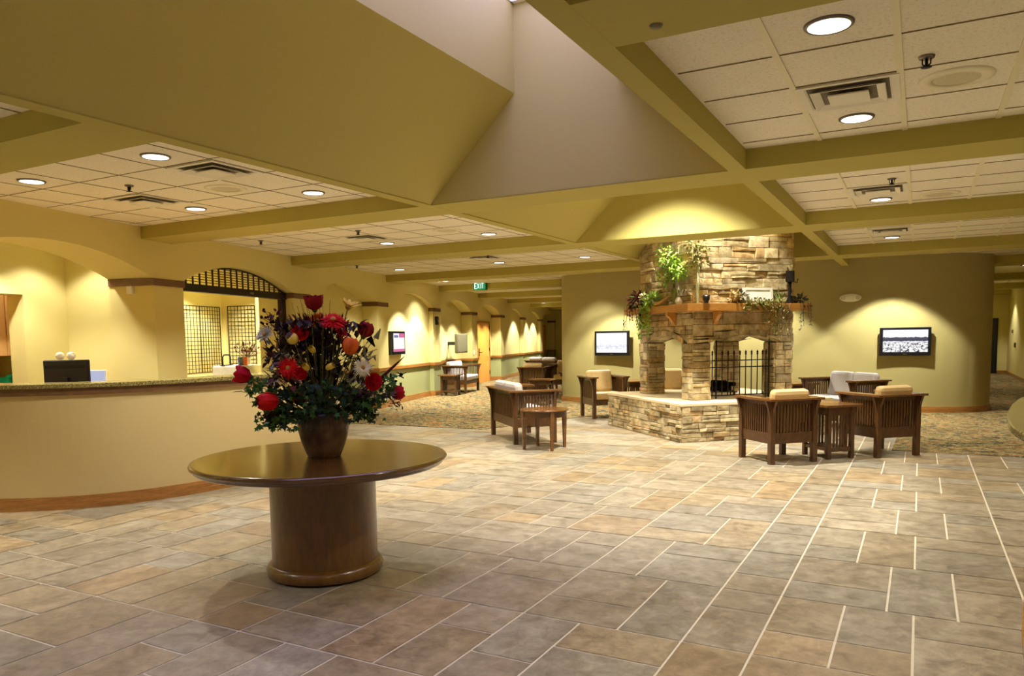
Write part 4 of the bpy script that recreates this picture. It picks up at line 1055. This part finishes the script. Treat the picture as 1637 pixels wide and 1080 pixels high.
rl(b,'leaves',M['olive'],e,0); tag(e,'pale-stemmed artificial tree on the mantel corner beside the bright green one','plant')
b=MB(); b.lathe([(.04,0),(.055,.03),(.055,.06),(.03,.1),(.035,.11)],n=16); tag(b.build('small_vase',M['ceramic'],loc=fp(-h-.12,-h+.20,MZ)),'small white vase on the mantel at the foot of the green tree','vase')
b=MB(); b.lathe([(.03,0),(.03,.02),(.05,.05),(.052,.11),(.045,.11)],n=16); tag(b.build('dark_cup',M['black'],loc=fp(-h+.0,-h-.13,MZ) + Vector((.12,.0,0))),'small dark cup on the mantel corner next to the pale stem','cup')
e=empty('driftwood_piece',fp(-h-.12,-h+.7,MZ)); b=MB(); b.tube([fp(-h-.14,-h+.88,MZ+.03),fp(-h-.13,-h+.7,MZ+.06),fp(-h-.12,-h+.52,MZ+.14)],[.035,.03,.008],8); rl(b,'branch',M['terracotta'],e,0); tag(e,'tan curved driftwood piece lying on the left mantel','ornament')
e=empty('dried_ball_arrangement',fp(-h+.62,-h-.12,MZ)); b=MB(); c=fp(-h+.62,-h-.11,MZ+.10); b.sphere(c,.08,10); cluster(b,c,.09,150,.045,.03); rl(b,'dried_petals',simple('dried_tan',(150,126,74),.8,.4,30),e,0)
b=MB(); cluster(b,fp(-h+.74,-h-.09,MZ+.09),.09,90,.05,.03); rl(b,'grey_leaves',simple('grey_leaf',(108,108,84),.8,.4,30),e,0); tag(e,'round dried flower arrangement left of the white frame on the mantel','flowers')
# framed sign
q=fp(-h+1.0,-h-.13,MZ+.03); e=empty('picture_frame',q,R(45)); m=Matrix.Rotation(R(-8),4,'X')
b=MB(); b.box((-.25,-.012,0),(.25,.012,.035),M_=m); b.box((-.25,-.012,.165),(.25,.012,.2),M_=m); b.box((-.25,-.012,.035),(-.205,.012,.165),M_=m); b.box((.205,-.012,.035),(.25,.012,.165),M_=m); b.build('frame',M['ceramic'],e)
b=MB(); b.box((-.205,-.004,.035),(.205,.008,.165),M_=m); b.build('picture',M['white'],e)
b=MB(); b.sphere(m@Vector((-.06,-.012,.045)),.016,8,0,(1.3,.3,.8)); b.sphere(m@Vector((.03,-.012,.045)),.018,8,0,(1.3,.3,.8)); b.build('small_motif',M['brownleaf'],e)
tag(e,'white rectangular framed picture leaning on the right mantel','picture frame')
e=empty('trailing_greenery',fp(-h+1.0,-h-.18,MZ)); b=MB()
for k in range(24):
    t=.74+k*.028; vine(b,fp(-h+t,-mm-.012,MZ+.03),random.uniform(.04,.16)+(.34 if k>8 and random.random()<.5 else 0),12,.05,.024)
for k in range(14): cluster(b,fp(-h+.78+k*.045,-h-.17,MZ+.02),.035,9,.05,.025)
rl(b,'vines',M['olive'],e,0); 
b=MB()
for k in range(7): vine(b,fp(-h+1.12+k*.06,-mm-.02,MZ),random.uniform(.35,.62),26,.045,.022)
rl(b,'long_vines',simple('dry_vine',(134,122,82),.7,.3,14),e,0)
tag(e,'olive green trailing vines hanging from the mantel below the white frame','plant')
e=empty('fan_leaf_ornament',fp(-h+1.36,-h-.1,MZ)); b=MB()
for k in range(7): b.leaf(fp(-h+1.36,-h-.11,MZ+.02),Vector((-.6+k*.2,-.1,1)),(0,1,0),random.uniform(.15,.28),.028,0,.35)
rl(b,'leaves',simple('pale_green_leaf',(112,124,60),.6,.2,14),e,0); tag(e,'pale green curved leaves upright beside the white frame','ornament')
e=empty('candlestick',fp(-h+1.56,-h-.1,MZ)); q=fp(-h+1.56,-h-.1,MZ); b=MB(); b.lathe([(.06,0),(.05,.04),(.025,.09),(.02,.28),(.035,.32)],c=q,n=16); rl(b,'stem',M['char'],e,0)
b=MB(); b.box((q.x-.055,q.y-.055,q.z+.32),(q.x+.055,q.y+.055,q.z+.48)); b.tube([(q.x+.04,q.y,q.z+.33),(q.x+.1,q.y,q.z+.3),(q.x+.11,q.y,q.z+.36)],.008,6); rl(b,'lantern_box',M['char'],e,0); tag(e,'tall dark candlestick with a square lantern top on the right mantel','candlestick')
e=empty('dark_vine_bundle',fp(-h+1.74,-h-.08,MZ)); b=MB(); cluster(b,fp(-h+1.74,-h-.08,MZ+.05),.10,120,.06,.035,0,(1.2,1.2,.7))
for t in (1.68,1.72,1.80,1.84): vine(b,fp(-h+t,-mm-.01,MZ+.02),random.uniform(.22,.42),20,.05,.02)
rl(b,'leaves',simple('dark_olive_leaf',(58,58,32),.6,.3,14),e,0); tag(e,'dark leafy bundle hanging from the right end of the mantel','plant')
# ------------------------------------------------------------------ flower arrangement on the round table
vd=Vector((-3.38,3.66,0)).normalized(); rr=Vector((vd.y,-vd.x,0)); T0=Vector((TC[0],TC[1],0))
def tp(r_,off,z): return T0+rr*r_+vd*off+Vector((0,0,z))
VC=tp(.015,0,.758)
e=empty('flower_vase',VC,math.atan2(rr.y,rr.x))
def lob(a): return 1+.05*math.cos(4*a+PI)
b=MB(); b.lathe([(.10,0),(.110,.004),(.126,.04),(.152,.11),(.168,.175),(.172,.215),(.164,.26),(.156,.285),(.148,.285),(.150,.24),(.12,.23)],n=96,fr=lob); b.build('body',M['vase'],e)
b=MB(); b.lathe([(.14,.262),(.0,.265)],n=32,cap=False,fr=lob); b.build('moss',M['darkfoliage'],e)
tag(e,'dark ribbed bronze vase standing at the centre of the round table','vase')
MOUTH=tp(.015,0,1.02)
def fth(name,pos,label,cat='flower',group='silk flowers in the bronze vase'):
    e=empty(name,MOUTH+(Vector((pos.x,pos.y,MOUTH.z))-MOUTH)*.12)
    tag(e,label,cat,group); return e
def stem(e,pos,mat,rad=.0035,sag=.0):
    a=Vector(e.location); b=MB(); pts=[]
    n=6
    for i in range(n+1):
        t=i/n; p=a.lerp(pos,t); p.z=a.z+(pos.z-a.z)*(t**.8)+sag*math.sin(t*PI); pts.append(p-a)
    b.tube(pts,rad,6); b.build('stem',mat,e); return (pts[-1]-pts[-2]).normalized()
def frame(nv):
    nv=Vector(nv).normalized(); a=nv.cross(Vector((0,0,1)))
    if a.length<.1: a=Vector((1,0,0))
    a.normalize(); b=nv.cross(a); return nv,a,b
def gerbera(name,pos,nv,rad,mat,label,cmat='centre',npet=34,stemmat='stem',srad=.0035,tilt=.15,pw=.15):
    e=fth(name,pos,label); stem(e,pos,M[stemmat],srad); l=pos-Vector(e.location); nv,a,b_=frame(nv); m=MB()
    for layer in range(3):
        n=npet-layer*4; rl_=rad*(1-.2*layer)
        for k in range(n):
            t=2*PI*k/n+layer*.1; d=a*math.cos(t)+b_*math.sin(t)+nv*(tilt+layer*.28+random.uniform(-.08,.08)); m.leaf(l+nv*.003*layer,d+nv*random.uniform(-.16,.16),nv,rl_*random.uniform(.82,1.1),rad*pw,0,.1)
    m.build('petals',M[mat],e); m=MB(); m.sphere(l+nv*.012,rad*.2,12,0,(1,1,1)); m.build('centre',M[cmat],e)
def cup(name,pos,ax,rad,hh,mat,label,open_=.15,n=6,inner=None,stemmat='stem'):
    e=fth(name,pos,label); stem(e,pos,M[stemmat]); l=pos-Vector(e.location); ax,a,b_=frame(ax)
    for lay,(mt,s_) in enumerate(((mat,1.0),(inner or mat,.8))):
        m=MB()
        for k in range(n):
            t=2*PI*(k+.5*lay)/n; o_=a*math.cos(t)+b_*math.sin(t); sd=-a*math.sin(t)+b_*math.cos(t)
            rows=[(0,.18,.25),(.2,.75,.62),(.5,1.0,.72),(.8,.95+open_,.6),(1.0,.72+open_*2,.2)]
            vs=[]
            for (hz,rr_,w_) in rows:
                for q in (-1,-.5,0,.5,1):
                    bulge=(1-.28*q*q); vs.append(l+ax*(hh*s_*(hz-.35+( -.06*abs(q)*hz)))+o_*rad*s_*rr_*bulge+sd*rad*s_*w_*q*1.15)
            fs=[(i*5+j,i*5+j+1,(i+1)*5+j+1,(i+1)*5+j) for i in range(4) for j in range(4)]
            m.add(vs,fs,0,sm=True)
        m.build('petals' if lay==0 else 'inner_petals',M[mt],e)
    m=MB(); m.sphere(l-ax*hh*.35,rad*.32,8); m.build('sepal',M['stem'],e)
def rose(name,pos,rad,mat,label,nv):
    e=fth(name,pos,label); stem(e,pos,M['stem']); l=pos-Vector(e.location); nv,a,b_=frame(nv); m=MB()
    for lay in range(4):
        n=5+lay; r2=rad*(.3+.22*lay)
        for k in range(n):
            t=2*PI*k/n+lay*.6; o_=a*math.cos(t)+b_*math.sin(t); sd=-a*math.sin(t)+b_*math.cos(t); vs=[]
            for (u_,w_) in ((0,.4),(.5,.9),(1.0,.6)):
                for q in (-1,0,1): vs.append(l+o_*r2*(.35+.65*u_)*(1-.15*q*q)+nv*(rad*(.5-.12*lay)*u_*1.3-rad*.2)+sd*r2*.85*w_*q)
            m.add(vs,[(0,1,4,3),(1,2,5,4),(3,4,7,6),(4,5,8,7)],0,sm=True)
    m.sphere(l,rad*.35,8); m.build('petals',M[mat],e)
cam=-vd
cup('poppy',tp(-.015,-.05,1.724),(0,-.1,1),.052,.095,'darkred','dark red cup-shaped poppy at the very top of the bouquet',.25)
gerbera('gerbera_daisy',tp(.095,-.14,1.619),cam*.5+Vector((0,0,.85)),.092,'red','largest red gerbera daisy near the top centre of the bouquet',npet=44,stemmat='palestem',srad=.006,tilt=-.1)
gerbera('gerbera_daisy',tp(.13,-.10,1.56),cam*.4+rr*.7+Vector((0,0,.3)),.08,'crimson','crimson shaggy daisy hanging right below the largest red gerbera',npet=40)
gerbera('gerbera_daisy',tp(.0,-.0,1.625),cam*.9+Vector((0,0,.3)),.06,'orange','orange daisy half hidden between the top poppy and the largest gerbera')
rose('silk_rose',tp(-.107,-.10,1.552),.058,'red','red rose left of the bouquet centre above the yellow disc','' or cam+Vector((0,0,.4)))
e=fth('yellow_disc_flower',tp(-.152,-.14,1.514),'yellow and brown ball flower on a pale stem, upper left of the bouquet'); p=tp(-.152,-.14,1.514); stem(e,p,M['palestem']); l=p-Vector(e.location)
m=MB(); m.sphere(l,.036,18); m.build('ball',M['yellow'],e); m=MB(); m.sphere(l+Vector((0,0,.012))-rr*.012+cam*.006,.033,14,0,(.8,.8,.9)); m.build('brown_cap',M['brownleaf'],e)
gerbera('white_daisy',tp(-.317,-.02,1.536),-rr*.5+Vector((0,0,.5))+cam*.6,.075,'greenwhite','greenish white daisy at the far upper left of the bouquet',npet=28,stemmat='stem',srad=.005,tilt=.3,pw=.22)
cup('dark_tulip',tp(.293,-.05,1.552),rr*.35+Vector((0,0,1)),.052,.10,'darkred','dark red tulip at the upper right of the bouquet',-.05)
cup('orange_tulip',tp(.191,-.18,1.447),rr*.2+Vector((0,0,1)),.052,.11,'orange','orange and red tulip right of the bouquet centre',-.05,inner='red')
gerbera('gerbera_daisy',tp(-.178,-.22,1.337),cam+Vector((0,0,.15))-rr*.2,.075,'red','red gerbera daisy with tan centre on the left of the bouquet',npet=36,stemmat='palestem',srad=.005)
rose('silk_rose',tp(-.109,-.24,1.302),.042,'crimson','red bud touching the right side of the left gerbera',cam)
gerbera('white_daisy',tp(.262,-.20,1.326),cam+Vector((0,0,.2))+rr*.2,.068,'cream','cream white gerbera daisy on the right of the bouquet',npet=32,stemmat='palestem',srad=.006)
rose('silk_rose',tp(.332,-.16,1.236),.062,'crimson','crimson rose directly below the cream daisy',cam+rr*.3)
cup('far_right_tulip',tp(.478,-.05,1.152),rr+Vector((0,0,.15)),.045,.09,'crimson','crimson tulip at the far lower right of the bouquet',.0)
cup('low_tulip',tp(-.288,-.20,1.137),-rr+Vector((0,0,-.05))+cam*.2,.055,.125,'red','red and orange tulip pointing left, low on the bouquet',.0,inner='orange')
cup('left_tulip',tp(-.444,-.08,1.292),-rr*.9+Vector((0,0,.25)),.050,.10,'crimson','crimson blossom at the far left of the bouquet over the counter edge',.2)
gerbera('yellow_lily',tp(.191,0,1.70),rr*.3+Vector((0,0,.9))+cam*.3,.10,'yellow','yellow green lily at the upper right of the bouquet behind the red gerbera',npet=8,tilt=.7,pw=.36)
for k,(r_,o_,z,l) in enumerate(((.057,-.24,1.336,'small yellow bud hanging at the bouquet centre'),(-.072,-.24,1.335,'small yellow bud right of the left gerbera'),(-.032,-.2,1.44,'yellow honeysuckle bloom above the bouquet centre'))):
    cup('yellow_bud',tp(r_,o_,z),Vector((0,0,.4))+rr*(.8 if k==0 else -.3)+cam*.5,.018,.06,'yellow',l,.1)
# sprigs and foliage
def sprig(name,pts,mat,label,n,L,W,rad=.003,clus=.02,cat='sprig'):
    P=[Vector(p) for p in pts]; base=MOUTH+(Vector((P[0].x,P[0].y,MOUTH.z))-MOUTH)*.2
    e=empty(name,base); m=MB(); allp=[base]+P; q=[]
    for i in range(len(allp)-1):
        for k in range(5): q.append(allp[i].lerp(allp[i+1],k/5))
    q.append(allp[-1]); m.tube([x-base for x in q],rad,5); m.build('stem',mat,e)
    m=MB()
    for i in range(n):
        t=random.uniform(.35,1); x=q[min(len(q)-1,int(t*(len(q)-1)))]-base
        m.leaf(x+Vector((random.gauss(0,clus),random.gauss(0,clus),random.gauss(0,clus))),(random.uniform(-1,1),random.uniform(-1,1),random.uniform(-.6,1)),(random.uniform(-1,1),0,1),L*random.uniform(.6,1.2),W)
    m.build('leaves',mat,e); tag(e,label,cat,'foliage sprigs in the bronze vase'); return e
sprig('berry_sprig',[tp(-.2,0,1.5),tp(-.29,.02,1.68)],M['burg'],'dark leafy sprig rising at the upper left of the bouquet',60,.05,.022,clus=.025)
e=empty('berry_twig',MOUTH-rr*.04); m=MB(); q=[]
for i in range(9):
    a=tp(-.27-.02*random.random(),.03,1.55+.01*i); bq=tp(-.30-random.uniform(-.03,.06),.03+random.uniform(-.03,.03),1.6+random.uniform(0,.12)); m.tube([a-e.location,bq-e.location],.0018,4); q.append(bq)
m.tube([Vector((0,0,0)),tp(-.2,.02,1.35)-e.location,tp(-.27,.03,1.56)-e.location],.003,5)
m.build('twig',M['burg'],e); m=MB()
for p in q: m.sphere(p-e.location,.0085,8)
for i in range(12): m.sphere(tp(-.27-random.uniform(-.03,.05),.03,1.56+random.uniform(0,.1))-e.location,.008,8)
m.build('berries',M['char'],e); tag(e,'thin twig with black berries at the upper left of the bouquet','twig')
e=empty('dark_twig_bunch',MOUTH+vd*.03); m=MB()
for i in range(34):
    r0=random.uniform(-.17,.16); top=tp(-.05+r0*random.uniform(.7,1.15)-.02,random.uniform(-.06,.08),random.uniform(1.5,1.77)); midp=tp(r0*.35,0,1.3)
    m.tube([Vector((r0*.1,0,0)),midp-e.location,top-e.location],[.003,.003,.0012],4)
for k in range(3):
    a=tp(-.22-.01*k,.0,1.45); m.tube([(a-e.location),tp(-.21-.02*k,.0,1.62)-e.location,tp(-.17,.0,1.66-.02*k)-e.location,tp(-.1,.0,1.55)-e.location,tp(-.05,0,1.4)-e.location],.0028,5)
m.build('twigs',M['burg'],e); m=MB()
for i in range(130):
    r0=random.uniform(-.16,.17); p=tp(r0,random.uniform(-.1,.08),random.uniform(1.38,1.62)); m.leaf(p-e.location,(rr*r0*3+Vector((random.uniform(-.3,.3),random.uniform(-.3,.3),1))),(1,0,0),.07,.016)
m.build('spiky_leaves',M['burg'],e); tag(e,'bunch of tall dark burgundy twigs standing behind the flowers','twigs')
e=empty('grass_sprays',MOUTH-vd*.04); m=MB()
for i in range(30):
    r0=random.uniform(-.2,.3); m.tube([Vector((random.uniform(-.03,.03),0,0)),tp(r0*.5,-.12,1.2)-e.location,tp(r0,-.14+random.uniform(-.05,.05),random.uniform(1.35,1.6))-e.location],[.0025,.002,.0012],4)
for i in range(7):
    s_=1 if i%2 else -1; m.tube([Vector((0,0,0)),tp(.05*s_,-.15,1.35)-e.location,tp(.12*s_+.03*i*s_*.5,-.2,1.42-.01*i)-e.location,tp(.2*s_+.03*i*s_*.5,-.2,1.36-.02*i)-e.location],[.003,.0025,.002,.001],4)
m.build('blades',M['olive'],e); tag(e,'fine olive grass blades fanning out between the blooms','grass')
sprig('brown_leaf_sprig',[tp(-.2,-.12,1.3),tp(-.30,-.08,1.44)],M['brownleaf'],'brown leaf cluster on the left below the greenish white daisy',46,.075,.04,clus=.03)
sprig('brown_leaf_sprig',[tp(-.14,-.18,1.2),tp(-.27,-.16,1.36)],M['rust'],'rust brown leaves above the left red gerbera',26,.07,.045,clus=.025)
sprig('eucalyptus_sprig',[tp(-.25,-.1,1.16),tp(-.41,-.10,1.10)],M['burg'],'dark seeded sprig reaching lower left past the red tulip',60,.03,.02,clus=.014)
sprig('eucalyptus_sprig',[tp(-.2,-.13,1.06),tp(-.355,-.12,1.03)],M['burg'],'thin dark seeded sprig just below the low red tulip',40,.026,.018,clus=.01)
sprig('eucalyptus_sprig',[tp(-.15,-.15,1.03),tp(-.25,-.15,.97)],M['ivy'],'small leafy sprig drooping at the left of the vase rim',40,.03,.02,clus=.014)
sprig('eucalyptus_sprig',[tp(.38,-.06,1.22),tp(.55,-.05,1.285)],M['char'],'dark beaded sprig at the far right of the bouquet',46,.028,.022,clus=.010)
sprig('eucalyptus_sprig',[tp(.2,-.12,1.07),tp(.36,-.12,1.02)],M['char'],'dark beaded sprig drooping right of the vase rim',40,.028,.018,clus=.010)
sprig('heather_sprig',[tp(.2,-.18,1.19),tp(.43,-.15,1.14),tp(.47,-.15,1.07)],M['brownleaf'],'dusty brown heather sprig at the lower right of the bouquet',170,.028,.012,clus=.022)
e=sprig('yellow_leaf_sprig',[tp(.2,-.1,1.38),tp(.36,-.12,1.44)],M['olive'],'yellow green slim leaves right of the orange tulip',16,.09,.018,clus=.02)
e=sprig('grass_sprig',[tp(-.35,-.05,1.24),tp(-.45,-.05,1.16)],M['olive'],'thin green blades hanging at the far left of the bouquet',12,.08,.012,clus=.01)
for k,(r_,z,a,l) in enumerate(((.376,1.539,.5,'brown cone-shaped pod at the upper right of the bouquet'),(.335,1.485,-.6,'dark cone-shaped pod just below the brown one'))):
    p=tp(r_,-.05,z); e=fth('seed_pod',p,l,'seed pod'); stem(e,p,M['palestem'],.0025); l_=p-Vector(e.location); m=MB(); d=(rr*a+Vector((0,0,1))).normalized()
    m.tube([l_-d*.035,l_+d*.035],[.004,.022] if k else [.02,.003],10); m.build('pod',M['char'] if k else M['olive'],e)
p0=tp(.39,-.09,1.26); p1=tp(.55,-.03,1.395); e=empty('spike_leaf',MOUTH+rr*.05); m=MB(); m.tube([Vector((0,0,0)),p0-e.location,p0.lerp(p1,.5)-e.location,p1-e.location],[.003,.012,.009,.001],6); m.build('blade',M['burg'],e); tag(e,'long dark pointed spike at the right of the bouquet','leaf')
# three heavy leafy masses
e=empty('ivy_foliage',MOUTH+Vector((0,0,-.01)))
def ivy_leaf(m,p,sz):
    nv=Vector((random.uniform(-.6,.6),random.uniform(-.6,.6),random.uniform(.0,.8)))+cam*.8; nv,a,b_=frame(nv); th=random.uniform(0,2*PI)
    pts=[]
    for k in range(10):
        r_=sz*(1 if k%2==0 else .5)*(1.15 if k==0 else 1); t=th+2*PI*k/10; pts.append(p+(a*math.cos(t)+b_*math.sin(t))*r_+nv*(random.uniform(-.003,.003) if k%2 else -.006))
    o=[p]+pts; m.add(o,[(0,1+i,1+(i+1)%10) for i in range(10)],0,sm=True)
m=MB()
def mass(n,sz,rx,zlo,zhi):
    for i in range(n):
        t=random.uniform(-1,1); rr_=rx*t; zc=random.uniform(zlo,zhi)-.10*abs(t); ivy_leaf(m,tp(rr_,random.uniform(-.28,.15)*(1-.5*abs(t)),zc)-e.location,sz*random.uniform(.7,1.2))
mass(330,.026,.34,1.04,1.26); m.build('dark_leaves',M['darkfoliage'],e)
m=MB(); mass(200,.024,.40,1.05,1.26)
for i in range(24): ivy_leaf(m,tp(-.38+random.uniform(-.05,.1),-.1,1.22+random.uniform(-.05,.05))-e.location,.026)
for i in range(24): ivy_leaf(m,tp(.42+random.uniform(-.06,.05),-.1,1.20+random.uniform(-.07,.07))-e.location,.024)
for i in range(24): ivy_leaf(m,tp(-.22+random.uniform(-.08,.08),-.17,1.0+random.uniform(-.05,.05))-e.location,.02)
m.build('ivy_leaves',M['ivy'],e)
m=MB()
for i in range(60): t=random.uniform(-.3,.32); m.tube([Vector((t*.2,0,0)),tp(t,random.uniform(-.2,.05),random.uniform(1.1,1.25))-e.location],.0022,4)
m.build('stems',M['stem'],e)
m=MB()
for i in range(900):
    z_=random.uniform(1.10,1.60); r_=random.gauss(0,.13)*(1.3 if z_<1.42 else .9); r_=max(-.30,min(.30,r_)); p=tp(r_,random.uniform(-.14,.1),z_); m.leaf(p-e.location,(random.uniform(-1,1),random.uniform(-1,1),.6),(0,0,1),.075,.032)
m.build('dark_inner_leaves',simple('dark_plum_leaf',(44,26,24),.6,.3,14),e)
tag(e,'mass of dark green ivy filling the base of the bouquet','foliage')
# ------------------------------------------------------------------ world and camera
w=bpy.data.worlds.new('sky'); SC.world=w; w.use_nodes=True; bg=w.node_tree.nodes['Background']; bg.inputs[0].default_value=(.40,.37,1.0,1); bg.inputs[1].default_value=4.3
cd=bpy.data.cameras.new('camera'); co=bpy.data.objects.new('camera',cd); COL.objects.link(co); SC.camera=co
YAW,PIT,ROL,FPX,CY=.4958,.08438,-.014145,1205.25,641.65
f_=Vector((-math.sin(YAW)*math.cos(PIT),math.cos(YAW)*math.cos(PIT),-math.sin(PIT))); r0=Vector((math.cos(YAW),math.sin(YAW),0)); u0=r0.cross(f_)
c_,s_=math.cos(ROL),math.sin(ROL); rt=r0*c_+u0*s_; up=u0*c_-r0*s_
mt=Matrix((rt,up,-f_)).transposed().to_4x4(); mt.translation=Vector((0,0,1.5)); co.matrix_world=mt
cd.sensor_width=36; cd.sensor_fit='HORIZONTAL'; cd.lens=36*FPX/1637; cd.shift_x=0; cd.shift_y=(CY-540)/1637; cd.clip_start=.05
SC.view_settings.view_transform='Standard'; SC.view_settings.look='None'; SC.view_settings.exposure=0.68; SC.view_settings.gamma=1; SC.view_settings.use_curve_mapping=False
SC.cycles.max_bounces=10; SC.cycles.diffuse_bounces=6; SC.cycles.sample_clamp_indirect=4
